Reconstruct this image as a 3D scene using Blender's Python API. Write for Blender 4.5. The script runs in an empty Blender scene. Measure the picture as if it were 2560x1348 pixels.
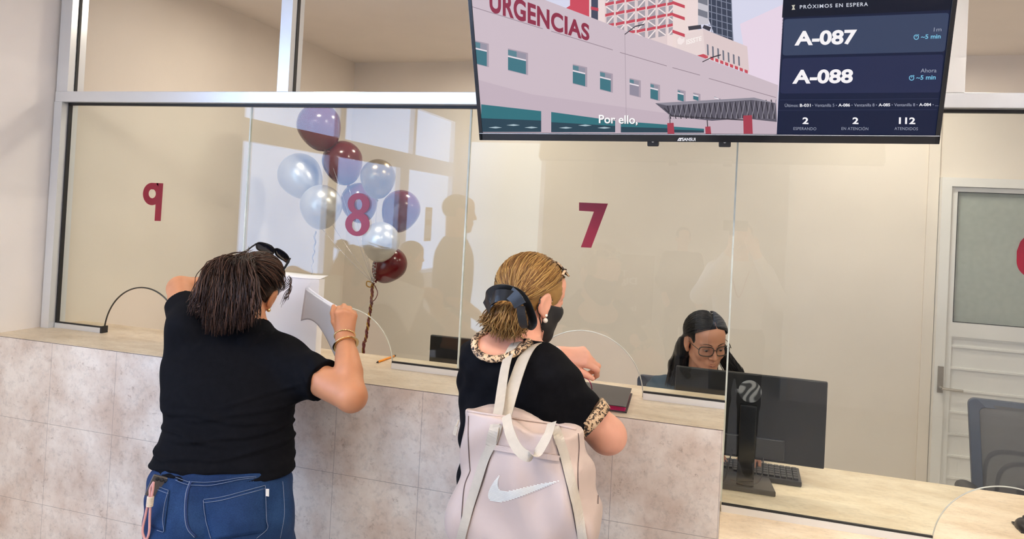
import bpy, math, random
import numpy as np
from mathutils import Vector, Matrix
from mathutils.bvhtree import BVHTree
from mathutils.geometry import tessellate_polygon
from math import sin, cos, radians, pi, sqrt, atan2

random.seed(7)
rng = np.random.default_rng(7)
scene = bpy.context.scene
COL = scene.collection

# ------------------------------------------------------------------ camera
CAM_POS = np.array([.007, -2.6, 1.717])
YAW, PITCH, ROLL, FPX, PPY = .296, .016, .052, 1839., 505.6
FW = np.array([-sin(YAW)*cos(PITCH), cos(YAW)*cos(PITCH), sin(PITCH)])
_r0 = np.array([cos(YAW), sin(YAW), 0.])
_u0 = np.cross(_r0, FW)
RT = _r0*cos(ROLL) + _u0*sin(ROLL)
UP = -_r0*sin(ROLL) + _u0*cos(ROLL)
cam_data = bpy.data.cameras.new('camera')
cam = bpy.data.objects.new('camera', cam_data)
COL.objects.link(cam)
cam_data.sensor_fit = 'HORIZONTAL'
cam_data.sensor_width = 36
cam_data.lens = FPX/2560*36
cam_data.shift_y = -(674-PPY)/2560
cam_data.clip_start = .02
cam.matrix_world = Matrix(((RT[0], UP[0], -FW[0], CAM_POS[0]), (RT[1], UP[1], -FW[1], CAM_POS[1]),
                           (RT[2], UP[2], -FW[2], CAM_POS[2]), (0, 0, 0, 1)))
scene.camera = cam

# ------------------------------------------------------------------ sky, daylight, lamps, exposure
world = bpy.data.worlds.new('overcast_sky')
scene.world = world
world.use_nodes = True
bg = world.node_tree.nodes['Background']
_nt = world.node_tree
_tc = _nt.nodes.new('ShaderNodeTexCoord')
_sx = _nt.nodes.new('ShaderNodeSeparateXYZ')
_nt.links.new(_tc.outputs['Generated'], _sx.inputs[0])
_cr = _nt.nodes.new('ShaderNodeValToRGB')          # clear blue sky over the street, whiter and hazier towards the rear yard
_cr.color_ramp.elements[0].position, _cr.color_ramp.elements[0].color = .024, (.33, .39, .44, 1)
_cr.color_ramp.elements[1].position, _cr.color_ramp.elements[1].color = .042, (.42, .61, 1., 1)
_ma = _nt.nodes.new('ShaderNodeMath')
_ma.operation = 'MULTIPLY_ADD'
_ma.inputs[1].default_value, _ma.inputs[2].default_value = .5, .5
_nt.links.new(_sx.outputs[1], _ma.inputs[0])
_nt.links.new(_ma.outputs[0], _cr.inputs[0])
_nt.links.new(_cr.outputs[0], bg.inputs[0])
bg.inputs[1].default_value = 6.0
vs = scene.view_settings
vs.view_transform = 'Standard'
vs.look = 'None'
vs.exposure = 0.28
vs.gamma = 1.0
vs.use_curve_mapping = False
cy = scene.cycles
cy.use_denoising = True
cy.max_bounces = 8
cy.diffuse_bounces = 5
cy.glossy_bounces = 4
cy.transparent_max_bounces = 16
cy.transmission_bounces = 6
cy.caustics_reflective = False
cy.caustics_refractive = False
cy.sample_clamp_indirect = 6.0
cy.blur_glossy = .5

def area(name, loc, rot, sx, sy, power, color, portal=False, spread=pi):
    l = bpy.data.lights.new(name, 'AREA')
    l.shape = 'RECTANGLE'
    l.size, l.size_y = sx, sy
    l.energy = power
    l.color = color
    l.spread = spread
    if portal:
        l.cycles.is_portal = True
    o = bpy.data.objects.new(name, l)
    COL.objects.link(o)
    o.location = loc
    o.rotation_euler = rot
    return o

# portals in the glazed street front (they only guide the sky light through the openings)
area('street_window_portal', (-2.985, -3.07, 1.6), (0, -pi/2, 0), .98, 3.6, 1, (1, 1, 1), True)
area('street_transom_portal', (-2.985, -3.07, 2.46), (0, -pi/2, 0), .46, 3.6, 1, (1, 1, 1), True)
area('rear_doorway_portal', (-2.49, -5.36, 1.25), (-pi/2, 0, pi), .90, 2.5, 1, (1, 1, 1), True)
# ceiling lamps of the office and of the waiting hall
WARM = (1., .90, .76)
for i, (x, y, p) in enumerate([(-2.1, .75, 7), (-.6, .75, 9.5), (.9, .75, 6), (-1.6, 1.9, 8), (.9, 1.9, 11)]):
    area('office_downlight', (x, y, 2.80), (0, 0, 0), .22, .22, p, WARM)
for i, (x, y, p) in enumerate([(-1.7, -2.0, 160), (.3, -1.8, 185), (2.0, -1.7, 150), (-1.9, -4.2, 120), (1.2, -4.0, 90)]):
    area('hall_ceiling_lamp', (x, y, 2.86), (0, 0, 0), 1.1, .6, p, (1., .89, .78))

# ------------------------------------------------------------------ numeric helpers
def ray(x, y):
    return FW + RT*((x-1280)/FPX) - UP*((y-PPY)/FPX)
def at(x, y, Y):
    d = ray(x, y)
    return CAM_POS + d*((Y-CAM_POS[1])/d[1])
def atz(x, y, Z):
    d = ray(x, y)
    return CAM_POS + d*((Z-CAM_POS[2])/d[2])
def depth(p):
    return float((np.asarray(p)-CAM_POS) @ FW)
V = lambda *a: np.array(a, float)
def nrm(v):
    v = np.asarray(v, float)
    return v/np.linalg.norm(v)
def frame(az, pitch=0, roll=0):
    """columns right, forward, up; az turns the forward axis from +Y towards +X, pitch raises it, roll lowers the right side (degrees)"""
    a, p, r = radians(az), radians(pitch), radians(roll)
    f = V(sin(a)*cos(p), cos(a)*cos(p), sin(p))
    r0 = V(cos(a), -sin(a), 0)
    u0 = np.cross(r0, f)
    rr = r0*cos(r) - u0*sin(r)
    uu = r0*sin(r) + u0*cos(r)
    return np.stack([rr, f, uu], 1)
def catmull(pts, n=8):
    pts = np.asarray(pts, float)
    if len(pts) < 3:
        t = np.linspace(0, 1, n*2)[:, None]
        return pts[0]*(1-t) + pts[-1]*t
    P = np.vstack([2*pts[0]-pts[1], pts, 2*pts[-1]-pts[-2]])
    out = []
    for i in range(1, len(P)-2):
        p0, p1, p2, p3 = P[i-1:i+3]
        t = np.linspace(0, 1, n, endpoint=False)[:, None]
        out.append(.5*((2*p1)+(-p0+p2)*t+(2*p0-5*p1+4*p2-p3)*t*t+(-p0+3*p1-3*p2+p3)*t**3))
    out.append(P[-2][None])
    return np.vstack(out)

# ------------------------------------------------------------------ materials
def srgb(r, g, b):
    f = lambda c: ((c/255)/12.92 if c/255 <= .04045 else ((c/255+.055)/1.055)**2.4)
    return (f(r), f(g), f(b), 1)
def nmat(name):
    m = bpy.data.materials.new(name)
    m.use_nodes = True
    nt = m.node_tree
    return m, nt, nt.nodes['Principled BSDF'], nt.links
def node(nt, t, **kw):
    n = nt.nodes.new(t)
    for k, v in kw.items():
        if k.startswith('i_'):
            key = k[2:]
            n.inputs[int(key) if key.isdigit() else key.replace('_', ' ')].default_value = v
        else:
            setattr(n, k, v)
    return n
def ramp(nt, stops):
    n = nt.nodes.new('ShaderNodeValToRGB')
    cr = n.color_ramp
    while len(cr.elements) < len(stops):
        cr.elements.new(.5)
    for e, (p, c) in zip(cr.elements, stops):
        e.position = p
        e.color = c
    return n
def mat(name, c, rough=.5, metal=0., var=.06, scale=30., bump=0., bscale=200., spec=.5, coat=0., sss=0., trans=0., stretch=None):
    """principled surface with a little procedural colour variation and bump"""
    m, nt, b, L = nmat(name)
    tc = node(nt, 'ShaderNodeTexCoord')
    src = tc.outputs['Object']
    if stretch:
        mp = node(nt, 'ShaderNodeMapping')
        mp.inputs['Scale'].default_value = stretch
        L.new(src, mp.inputs[0])
        src = mp.outputs[0]
    n = node(nt, 'ShaderNodeTexNoise', i_Scale=scale, i_Detail=4.)
    L.new(src, n.inputs['Vector'])
    lo = tuple(max(0, x*(1-var)) for x in c[:3]) + (1,)
    hi = tuple(min(1, x*(1+var)) for x in c[:3]) + (1,)
    r = ramp(nt, [(.3, lo), (.7, hi)])
    L.new(n.outputs['Fac'], r.inputs[0])
    L.new(r.outputs[0], b.inputs['Base Color'])
    b.inputs['Roughness'].default_value = rough
    b.inputs['Metallic'].default_value = metal
    b.inputs['Specular IOR Level'].default_value = spec
    b.inputs['Coat Weight'].default_value = coat
    if sss:
        b.inputs['Subsurface Weight'].default_value = sss
        b.inputs['Subsurface Radius'].default_value = (.012, .005, .003)
        b.inputs['Subsurface Scale'].default_value = 1.
    if trans:
        b.inputs['Transmission Weight'].default_value = trans
    if bump:
        n2 = node(nt, 'ShaderNodeTexNoise', i_Scale=bscale, i_Detail=3.)
        L.new(src, n2.inputs['Vector'])
        bp = node(nt, 'ShaderNodeBump', i_Strength=bump, i_Distance=.002)
        L.new(n2.outputs['Fac'], bp.inputs['Height'])
        L.new(bp.outputs[0], b.inputs['Normal'])
    return m
def emit(name, c, k=1.):
    m, nt, b, L = nmat(name)
    b.inputs['Base Color'].default_value = (.004, .004, .005, 1)
    b.inputs['Roughness'].default_value = .35
    b.inputs['Specular IOR Level'].default_value = .2
    b.inputs['Emission Color'].default_value = c
    b.inputs['Emission Strength'].default_value = k*.80
    return m
def glass(name, tint=(.965, .985, .97, 1), f0=.042):
    """clear sheet: straight-through transmission plus a true angle-dependent mirror reflection on each face"""
    m = bpy.data.materials.new(name)
    m.use_nodes = True
    nt = m.node_tree
    nt.nodes.clear()
    L = nt.links
    out = node(nt, 'ShaderNodeOutputMaterial')
    mix = node(nt, 'ShaderNodeMixShader')
    tr = node(nt, 'ShaderNodeBsdfTransparent')
    tr.inputs[0].default_value = tint
    gl = node(nt, 'ShaderNodeBsdfGlossy')
    gl.inputs['Roughness'].default_value = 0.
    lw = node(nt, 'ShaderNodeLayerWeight', i_Blend=.5)
    pw = node(nt, 'ShaderNodeMath', operation='POWER')
    pw.inputs[1].default_value = 5.
    L.new(lw.outputs['Facing'], pw.inputs[0])
    ma = node(nt, 'ShaderNodeMath', operation='MULTIPLY_ADD')
    ma.inputs[1].default_value = 1-f0
    ma.inputs[2].default_value = f0
    L.new(pw.outputs[0], ma.inputs[0])
    L.new(ma.outputs[0], mix.inputs[0])
    L.new(tr.outputs[0], mix.inputs[1])
    L.new(gl.outputs[0], mix.inputs[2])
    L.new(mix.outputs[0], out.inputs[0])
    return m
def stone(name, base, mid, dark, tiles=None, streak=(1, 1, 1), s=1., rough=.45, fleck=.55):
    m, nt, b, L = nmat(name)
    tc = node(nt, 'ShaderNodeTexCoord')
    mp = node(nt, 'ShaderNodeMapping')
    mp.inputs['Scale'].default_value = streak
    L.new(tc.outputs['Object'], mp.inputs[0])
    n1 = node(nt, 'ShaderNodeTexNoise', i_Scale=5*s, i_Detail=8., i_Roughness=.62)
    n2 = node(nt, 'ShaderNodeTexNoise', i_Scale=46*s, i_Detail=6., i_Roughness=.75, i_Distortion=.2)
    n3 = node(nt, 'ShaderNodeTexNoise', i_Scale=24*s, i_Detail=10., i_Roughness=.8, i_Distortion=.25)
    for n in (n1, n2, n3):
        L.new(mp.outputs[0], n.inputs['Vector'])
    r1 = ramp(nt, [(.35, mid), (.62, base)])
    L.new(n1.outputs['Fac'], r1.inputs[0])
    r2 = ramp(nt, [(.30, (.72, .72, .72, 1)), (.5, (1, 1, 1, 1)), (.75, (1.0, 1.0, 1.0, 1))])
    L.new(n2.outputs['Fac'], r2.inputs[0])
    mul = node(nt, 'ShaderNodeMix', data_type='RGBA', blend_type='MULTIPLY')
    mul.inputs[0].default_value = .8
    L.new(r1.outputs[0], mul.inputs[6])
    L.new(r2.outputs[0], mul.inputs[7])
    r3 = ramp(nt, [(fleck+.03, (0, 0, 0, 1)), (fleck+.16, (1, 1, 1, 1))])
    L.new(n3.outputs['Fac'], r3.inputs[0])
    mx = node(nt, 'ShaderNodeMix', data_type='RGBA')
    L.new(r3.outputs[0], mx.inputs[0])
    L.new(mul.outputs[2], mx.inputs[6])
    mx.inputs[7].default_value = dark
    col = mx.outputs[2]
    if tiles:
        (x0, z0, w, h) = tiles
        mp2 = node(nt, 'ShaderNodeMapping')
        mp2.inputs['Rotation'].default_value = (-pi/2, 0, 0)
        L.new(tc.outputs['Object'], mp2.inputs[0])
        sep = node(nt, 'ShaderNodeSeparateXYZ')
        L.new(tc.outputs['Object'], sep.inputs[0])
        fac = []
        for out, o0, st in ((sep.outputs[0], x0, w), (sep.outputs[2], z0, h)):
            a = node(nt, 'ShaderNodeMath', operation='SUBTRACT')
            a.inputs[1].default_value = o0
            L.new(out, a.inputs[0])
            d = node(nt, 'ShaderNodeMath', operation='PINGPONG')
            d.inputs[1].default_value = st/2
            L.new(a.outputs[0], d.inputs[0])
            lt = node(nt, 'ShaderNodeMath', operation='LESS_THAN')
            lt.inputs[1].default_value = .0009
            L.new(d.outputs[0], lt.inputs[0])
            fac.append(lt)
        mxx = node(nt, 'ShaderNodeMath', operation='MAXIMUM')
        L.new(fac[0].outputs[0], mxx.inputs[0])
        L.new(fac[1].outputs[0], mxx.inputs[1])
        sc = node(nt, 'ShaderNodeMath', operation='MULTIPLY')
        sc.inputs[1].default_value = .55
        L.new(mxx.outputs[0], sc.inputs[0])
        m3 = node(nt, 'ShaderNodeMix', data_type='RGBA')
        L.new(sc.outputs[0], m3.inputs[0])
        L.new(col, m3.inputs[6])
        m3.inputs[7].default_value = srgb(110, 98, 92)
        col = m3.outputs[2]
    L.new(col, b.inputs['Base Color'])
    b.inputs['Roughness'].default_value = rough
    b.inputs['Specular IOR Level'].default_value = .4
    bp = node(nt, 'ShaderNodeBump', i_Strength=.12, i_Distance=.002)
    L.new(n2.outputs['Fac'], bp.inputs['Height'])
    L.new(bp.outputs[0], b.inputs['Normal'])
    return m
def hairmat(name, a, b_, c, rough=.42):
    m, nt, b, L = nmat(name)
    g = node(nt, 'ShaderNodeNewGeometry')
    r = ramp(nt, [(0., a), (.5, b_), (1., c)])
    L.new(g.outputs['Random Per Island'], r.inputs[0])
    L.new(r.outputs[0], b.inputs['Base Color'])
    b.inputs['Roughness'].default_value = rough
    b.inputs['Specular IOR Level'].default_value = .22
    return m
def leopard(name):
    m, nt, b, L = nmat(name)
    tc = node(nt, 'ShaderNodeTexCoord')
    nz = node(nt, 'ShaderNodeTexNoise', i_Scale=60., i_Detail=2.)
    L.new(tc.outputs['Object'], nz.inputs['Vector'])
    ad = node(nt, 'ShaderNodeMix', data_type='RGBA')
    ad.inputs[0].default_value = .035
    L.new(tc.outputs['Object'], ad.inputs[6])
    L.new(nz.outputs['Color'], ad.inputs[7])
    vo = node(nt, 'ShaderNodeTexVoronoi', i_Scale=105.)
    L.new(ad.outputs[2], vo.inputs['Vector'])
    r = ramp(nt, [(.0, srgb(150, 105, 60)), (.22, srgb(120, 80, 45)), (.25, srgb(16, 12, 10)), (.46, srgb(20, 14, 12)), (.5, srgb(206, 172, 132)), (1., srgb(226, 200, 164))])
    L.new(vo.outputs['Distance'], r.inputs[0])
    L.new(r.outputs[0], b.inputs['Base Color'])
    b.inputs['Roughness'].default_value = .6
    return m
def denim(name):
    m, nt, b, L = nmat(name)
    tc = node(nt, 'ShaderNodeTexCoord')
    n1 = node(nt, 'ShaderNodeTexNoise', i_Scale=7., i_Detail=3.)
    mp = node(nt, 'ShaderNodeMapping')
    mp.inputs['Scale'].default_value = (260, 260, 900)
    n2 = node(nt, 'ShaderNodeTexNoise', i_Scale=1., i_Detail=3.)
    L.new(tc.outputs['Object'], n1.inputs['Vector'])
    L.new(tc.outputs['Object'], mp.inputs[0])
    L.new(mp.outputs[0], n2.inputs['Vector'])
    r1 = ramp(nt, [(.3, srgb(20, 42, 80)), (.7, srgb(40, 70, 112))])
    L.new(n1.outputs['Fac'], r1.inputs[0])
    r2 = ramp(nt, [(.3, (.7, .7, .72, 1)), (.7, (1.25, 1.25, 1.2, 1))])
    L.new(n2.outputs['Fac'], r2.inputs[0])
    mul = node(nt, 'ShaderNodeMix', data_type='RGBA', blend_type='MULTIPLY')
    mul.inputs[0].default_value = 1.
    L.new(r1.outputs[0], mul.inputs[6])
    L.new(r2.outputs[0], mul.inputs[7])
    L.new(mul.outputs[2], b.inputs['Base Color'])
    b.inputs['Roughness'].default_value = .75
    b.inputs['Specular IOR Level'].default_value = .2
    bp = node(nt, 'ShaderNodeBump', i_Strength=.25, i_Distance=.001)
    L.new(n2.outputs['Fac'], bp.inputs['Height'])
    L.new(bp.outputs[0], b.inputs['Normal'])
    return m
def swirl(name):
    m, nt, b, L = nmat(name)
    tc = node(nt, 'ShaderNodeTexCoord')
    w = node(nt, 'ShaderNodeTexWave', i_Scale=9., i_Distortion=22., i_Detail=1.)
    w.inputs['Detail Scale'].default_value = 1.2
    L.new(tc.outputs['Object'], w.inputs['Vector'])
    r = ramp(nt, [(.25, srgb(58, 58, 60)), (.5, srgb(120, 120, 122)), (.8, srgb(150, 150, 150))])
    L.new(w.outputs['Fac'], r.inputs[0])
    L.new(r.outputs[0], b.inputs['Base Color'])
    b.inputs['Roughness'].default_value = .4
    b.inputs['Metallic'].default_value = .4
    return m
def mesh_fabric(name, c, alpha=.62, sc=700.):
    m, nt, b, L = nmat(name)
    tc = node(nt, 'ShaderNodeTexCoord')
    ck = node(nt, 'ShaderNodeTexChecker', i_Scale=sc)
    L.new(tc.outputs['Object'], ck.inputs[0])
    mr = node(nt, 'ShaderNodeMapRange')
    mr.inputs[3].default_value = alpha-.25
    mr.inputs[4].default_value = min(1, alpha+.2)
    L.new(ck.outputs['Fac'], mr.inputs[0])
    L.new(mr.outputs[0], b.inputs['Alpha'])
    b.inputs['Base Color'].default_value = c
    b.inputs['Roughness'].default_value = .7
    return m

M = {}
M['wall'] = mat('white_plaster', (.88, .835, .80, 1), .85, var=.02, scale=3, bump=.12, bscale=160, spec=.2)
M['wall_office'] = mat('dim_warm_lit_plaster', (.80, .735, .655, 1), .85, var=.02, scale=3, bump=.15, bscale=140, spec=.2)  # white plaster toned darker and tanner: the dim, warm office light is in the colour
M['ceiling'] = mat('ceiling_paint', (.82, .76, .70, 1), .9, var=.02, scale=3, spec=.1)
M['floor'] = mat('floor_tile', (.66, .62, .57, 1), .3, var=.06, scale=6)
M['alu'] = mat('satin_aluminium', (.74, .76, .78, 1), .30, .4, var=.02, scale=4, bump=.02, bscale=400)
M['alu_white'] = mat('pale_aluminium', (.80, .80, .79, 1), .38, .3, var=.02, scale=4)
M['gasket'] = mat('black_rubber', (.012, .012, .013, 1), .5)
M['glass'] = glass('clear_glass')
M['glass_edge'] = mat('glass_edge', (.60, .63, .54, 1), .25, var=.1, scale=20)
M['arch_edge'] = mat('polished_glass_edge', (.74, .71, .64, 1), .2, var=.1, scale=20)
M['maroon'] = mat('maroon_vinyl', srgb(140, 10, 40), .35, var=.03)
M['counter_front'] = stone('grey_stone_laminate', srgb(244, 235, 224), srgb(212, 193, 177), srgb(150, 124, 104), (-.0035-.0, .1205, .3265, .3255))
M['counter_top'] = stone('beige_stone_laminate', srgb(236, 221, 196), srgb(214, 194, 164), srgb(170, 142, 110), None, (.9, 2.0, 1), 1.1, .4, .57)
M['counter_dark'] = mat('dark_edge_band', srgb(70, 58, 52), .6)
M['door'] = mat('white_door_paint', (.80, .79, .76, 1), .45, var=.02, scale=4)
M['steel'] = mat('brushed_steel', (.50, .47, .42, 1), .35, .9, var=.05, scale=40)
M['black'] = mat('black_plastic', (.016, .016, .018, 1), .35, var=.1)
M['black_gloss'] = mat('black_gloss_plastic', (.010, .010, .011, 1), .12, var=.1)
M['monitor'] = mat('monitor_back_plastic', (.009, .009, .009, 1), .4, var=.1, spec=.3)
M['key'] = mat('keycap_plastic', (.035, .035, .037, 1), .5)
M['chair_frame'] = mat('grey_chair_plastic', srgb(72, 80, 96), .5)
M['chair_mesh'] = mesh_fabric('chair_mesh', srgb(92, 92, 96), .70)
M['chair_black'] = mat('chair_black_plastic', (.02, .02, .022, 1), .5)
M['white_lettering'] = mat('white_lettering', (.85, .85, .85, 1), .5)
M['skin1'] = mat('tan_skin', srgb(208, 142, 100), .5, var=.07, scale=14, bump=.10, bscale=500, sss=.12)
M['skin2'] = mat('fair_skin', srgb(232, 170, 142), .5, var=.07, scale=16, bump=.10, bscale=500, sss=.12)
M['skin3'] = mat('warm_skin', srgb(196, 138, 108), .5, var=.05, scale=14, bump=.05, bscale=500, sss=.12)
M['lip'] = mat('lip', srgb(160, 92, 84), .45)
M['shirt'] = mat('black_cotton', (.0055, .0055, .0070, 1), .8, var=.15, scale=60, bump=.3, bscale=900, spec=.07)
M['jeans'] = denim('blue_denim')
M['stitch'] = mat('pale_thread', srgb(118, 130, 154), .8)
M['stitch_tan'] = mat('tan_thread', srgb(170, 130, 70), .8)
M['denim_seam'] = mat('denim_seam', srgb(24, 48, 92), .8, var=.2, scale=300)
M['hair1'] = hairmat('dark_brown_hair', srgb(28, 18, 14), srgb(48, 31, 24), srgb(96, 68, 54))
M['hair2'] = hairmat('honey_blonde_hair', srgb(98, 66, 36), srgb(140, 102, 56), srgb(184, 146, 86), .38)
M['hair3'] = hairmat('black_hair', srgb(8, 7, 7), srgb(14, 12, 12), srgb(30, 27, 26), .3)
M['satin'] = mat('black_satin', (.009, .009, .009, 1), .36, var=.1)
M['mask'] = mat('black_mask_cloth', (.012, .012, .013, 1), .7, bump=.2, bscale=700)
M['leopard'] = leopard('leopard_print')
M['gold'] = mat('gold', (.83, .60, .28, 1), .25, 1., var=.05)
M['pearl'] = mat('pearl', (.85, .80, .70, 1), .2, .1)
M['bag'] = mat('pale_mauve_nylon', srgb(200, 180, 167), .42, var=.035, scale=9, bump=.1, bscale=900)
M['strap'] = mat('beige_webbing', srgb(196, 185, 166), .6, var=.04, scale=60, bump=.3, bscale=1200)
M['piping'] = mat('dark_mauve_piping', srgb(100, 84, 80), .7)
M['logo'] = mat('white_print', srgb(246, 244, 230), .5)
M['paper'] = mat('white_paper', (.84, .84, .88, 1), .8, var=.015, scale=6)
M['carton'] = mat('white_card', (.86, .85, .84, 1), .75, var=.02, scale=5)
M['card_inside'] = mat('tan_card_lining', srgb(176, 168, 134), .8)
M['orange'] = mat('orange_plastic', srgb(240, 150, 30), .35)
M['notebook'] = mat('black_leatherette', (.035, .034, .034, 1), .42, bump=.1, bscale=500)
M['magenta'] = mat('magenta_paper', srgb(200, 30, 100), .6)
M['pink'] = mat('pink_cord', srgb(228, 168, 158), .7, bump=.4, bscale=900)
M['cream_cord'] = mat('cream_cord', srgb(226, 208, 180), .7)
M['balloon_maroon'] = mat('maroon_latex', srgb(98, 8, 20), .20, var=.04, scale=4, spec=.6)
M['balloon_silver'] = mat('pearl_silver_latex', (.60, .59, .57, 1), .30, .6, var=.03, scale=4)
M['balloon_gold'] = mat('champagne_latex', srgb(142, 124, 96), .28, .65, var=.03, scale=4)
M['ribbon'] = mat('silver_ribbon', (.55, .52, .55, 1), .25, .7)
M['ribbon_maroon'] = mat('maroon_ribbon', srgb(110, 50, 48), .35, .2)
M['ribbon_gold'] = mat('gold_ribbon', srgb(170, 130, 60), .3, .6)
M['teal'] = mat('teal_blouse', srgb(38, 66, 86), .7, var=.1, scale=30, bump=.2, bscale=700)
M['white_shirt'] = mat('white_shirt', (.80, .80, .80, 1), .8)
M['dark_cloth'] = mat('dark_cloth', (.03, .032, .04, 1), .85)
M['lens'] = mat('dark_lens', (.012, .014, .02, 1), .06, coat=.5)
M['lens_brown'] = mat('brown_lens', srgb(88, 50, 28), .08, coat=.5)
M['tortoise'] = mat('dark_frame', srgb(52, 46, 38), .3)
M['eye'] = mat('eyeball', (.42, .40, .38, 1), .15)
M['iris'] = mat('dark_iris', (.02, .012, .008, 1), .1)
M['clear_lens'] = glass('spectacle_lens', (.93, .93, .94, 1), .03)
M['sign'] = mat('tan_banner', srgb(150, 130, 108), .7)
M['cable'] = mat('cable', (.02, .02, .02, 1), .5)

# ------------------------------------------------------------------ object helpers
def tag(o, label=None, cat=None, group=None, kind=None):
    if label: o['label'] = label
    if cat: o['category'] = cat
    if group: o['group'] = group
    if kind: o['kind'] = kind
    return o
def thing(name, loc, label, cat, group=None):
    o = bpy.data.objects.new(name, None)
    COL.objects.link(o)
    o.location = Vector([float(v) for v in loc])
    o.empty_display_size = .05
    return tag(o, label, cat, group)
def link(name, me, mats, parent=None, smooth=False):
    o = bpy.data.objects.new(name, me)
    COL.objects.link(o)
    for m in (mats if isinstance(mats, (list, tuple)) else [mats]):
        me.materials.append(m)
    if smooth:
        me.polygons.foreach_set('use_smooth', [True]*len(me.polygons))
    if parent is not None:
        o.parent = parent
        off = Vector((0, 0, 0))
        p = parent
        while p is not None:
            off += p.location
            p = p.parent
        o.location = -off
    return o
class MB:
    """collects boxes, bars and tubes given in room coordinates, builds one mesh"""
    def __init__(s):
        s.v, s.f, s.m, s.cur = [], [], [], 0
    def add(s, vs, fs):
        n = len(s.v)
        s.v += [tuple(float(c) for c in v) for v in vs]
        s.f += [tuple(i+n for i in f) for f in fs]
        s.m += [s.cur]*len(fs)
        return s
    def box(s, x0, x1, y0, y1, z0, z1):
        return s.add([(x, y, z) for z in (z0, z1) for y in (y0, y1) for x in (x0, x1)],
                     [(0, 2, 3, 1), (4, 5, 7, 6), (0, 1, 5, 4), (2, 6, 7, 3), (0, 4, 6, 2), (1, 3, 7, 5)])
    def obox(s, c, R, h):
        c = np.asarray(c)
        pts = [c + R @ V(x*h[0], y*h[1], z*h[2]) for z in (-1, 1) for y in (-1, 1) for x in (-1, 1)]
        return s.add(pts, [(0, 2, 3, 1), (4, 5, 7, 6), (0, 1, 5, 4), (2, 6, 7, 3), (0, 4, 6, 2), (1, 3, 7, 5)])
    def tube(s, pts, r, n=8, closed=False, flat=1., up=None):
        pts = np.asarray(pts, float)
        k = len(pts)
        r = np.broadcast_to(np.asarray(r, float), (k,))
        t = np.gradient(pts, axis=0) if not closed else np.roll(pts, -1, 0)-np.roll(pts, 1, 0)
        t /= np.maximum(np.linalg.norm(t, axis=1), 1e-9)[:, None]
        ref = V(0, 0, 1) if up is None else np.asarray(up, float)
        if abs(t[0] @ ref) > .95*np.linalg.norm(ref): ref = V(1, 0, 0)
        a = np.cross(ref, t[0]); a /= np.linalg.norm(a)
        vs = []
        for i in range(k):
            a = a - t[i]*(a @ t[i]); a /= max(np.linalg.norm(a), 1e-9)
            b = np.cross(t[i], a)
            for j in range(n):
                an = 2*pi*j/n
                vs.append(pts[i] + (a*cos(an) + b*sin(an)*flat)*r[i])
        fs = []
        for i in range(k if closed else k-1):
            for j in range(n):
                i2, j2 = (i+1) % k, (j+1) % n
                fs.append((i*n+j, i*n+j2, i2*n+j2, i2*n+j))
        if not closed:
            fs.append(tuple(reversed(range(n))))
            fs.append(tuple((k-1)*n+j for j in range(n)))
        return s.add(vs, fs)
    def lathe(s, prof, c, R=np.eye(3), n=24):
        c = np.asarray(c)
        vs = [c + R @ V(r*cos(2*pi*j/n), r*sin(2*pi*j/n), z) for r, z in prof for j in range(n)]
        fs = [(i*n+j, i*n+(j+1) % n, (i+1)*n+(j+1) % n, (i+1)*n+j) for i in range(len(prof)-1) for j in range(n)]
        fs += [tuple(reversed(range(n))), tuple((len(prof)-1)*n+j for j in range(n))]
        return s.add(vs, fs)
    def prism(s, poly, off):
        """planar outline (3-D points) swept along off; a concave outline is fine"""
        poly = [np.asarray(p, float) for p in poly]
        off = np.asarray(off, float)
        n = len(poly)
        tris = tessellate_polygon([[Vector(p) for p in poly]])
        N = np.zeros(3)
        for i in range(n):
            N += np.cross(poly[i], poly[(i+1) % n])
        flip = (N @ off) > 0
        fs = []
        for a, b, c in tris:
            nn = np.cross(poly[b]-poly[a], poly[c]-poly[a])
            if (nn @ off) > 0: a, b = b, a
            fs.append((a, b, c))
            fs.append((a+n, c+n, b+n))
        side = []
        for i in range(n):
            j = (i+1) % n
            side.append((i, j, j+n, i+n) if flip else (j, i, i+n, j+n))
        s.add(poly + [p+off for p in poly], fs)
        n0 = len(s.v)-2*n
        s.f += [tuple(i+n0 for i in f) for f in side]
        s.m += [s.cur if not hasattr(s, 'sidem') else s.sidem]*len(side)
        return s
    def ring(s, outer, inner, off):
        n = len(outer)
        off = np.asarray(off, float)
        vs = list(outer) + list(inner) + [np.asarray(p)+off for p in outer] + [np.asarray(p)+off for p in inner]
        fs = []
        for i in range(n):
            j = (i+1) % n
            fs += [(i, j, n+j, n+i), (2*n+i, 3*n+i, 3*n+j, 2*n+j), (i, 2*n+i, 2*n+j, j), (n+i, n+j, 3*n+j, 3*n+i)]
        return s.add(vs, fs)
    def sphere(s, c, r, nu=16, nv=10, R=np.eye(3)):
        r = np.broadcast_to(np.asarray(r, float), (3,))
        c = np.asarray(c)
        vs = [c + R @ (r*V(sin(pi*i/nv)*cos(2*pi*j/nu), sin(pi*i/nv)*sin(2*pi*j/nu), cos(pi*i/nv))) for i in range(1, nv) for j in range(nu)]
        vs = [c + R @ (r*V(0, 0, 1))] + vs + [c + R @ (r*V(0, 0, -1))]
        fs = [(0, 1+j, 1+(j+1) % nu) for j in range(nu)]
        for i in range(nv-2):
            for j in range(nu):
                fs.append((1+i*nu+j, 1+(i+1)*nu+j, 1+(i+1)*nu+(j+1) % nu, 1+i*nu+(j+1) % nu))
        e = len(vs)-1
        fs += [(e, 1+(nv-2)*nu+(j+1) % nu, 1+(nv-2)*nu+j) for j in range(nu)]
        return s.add(vs, fs)
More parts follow.
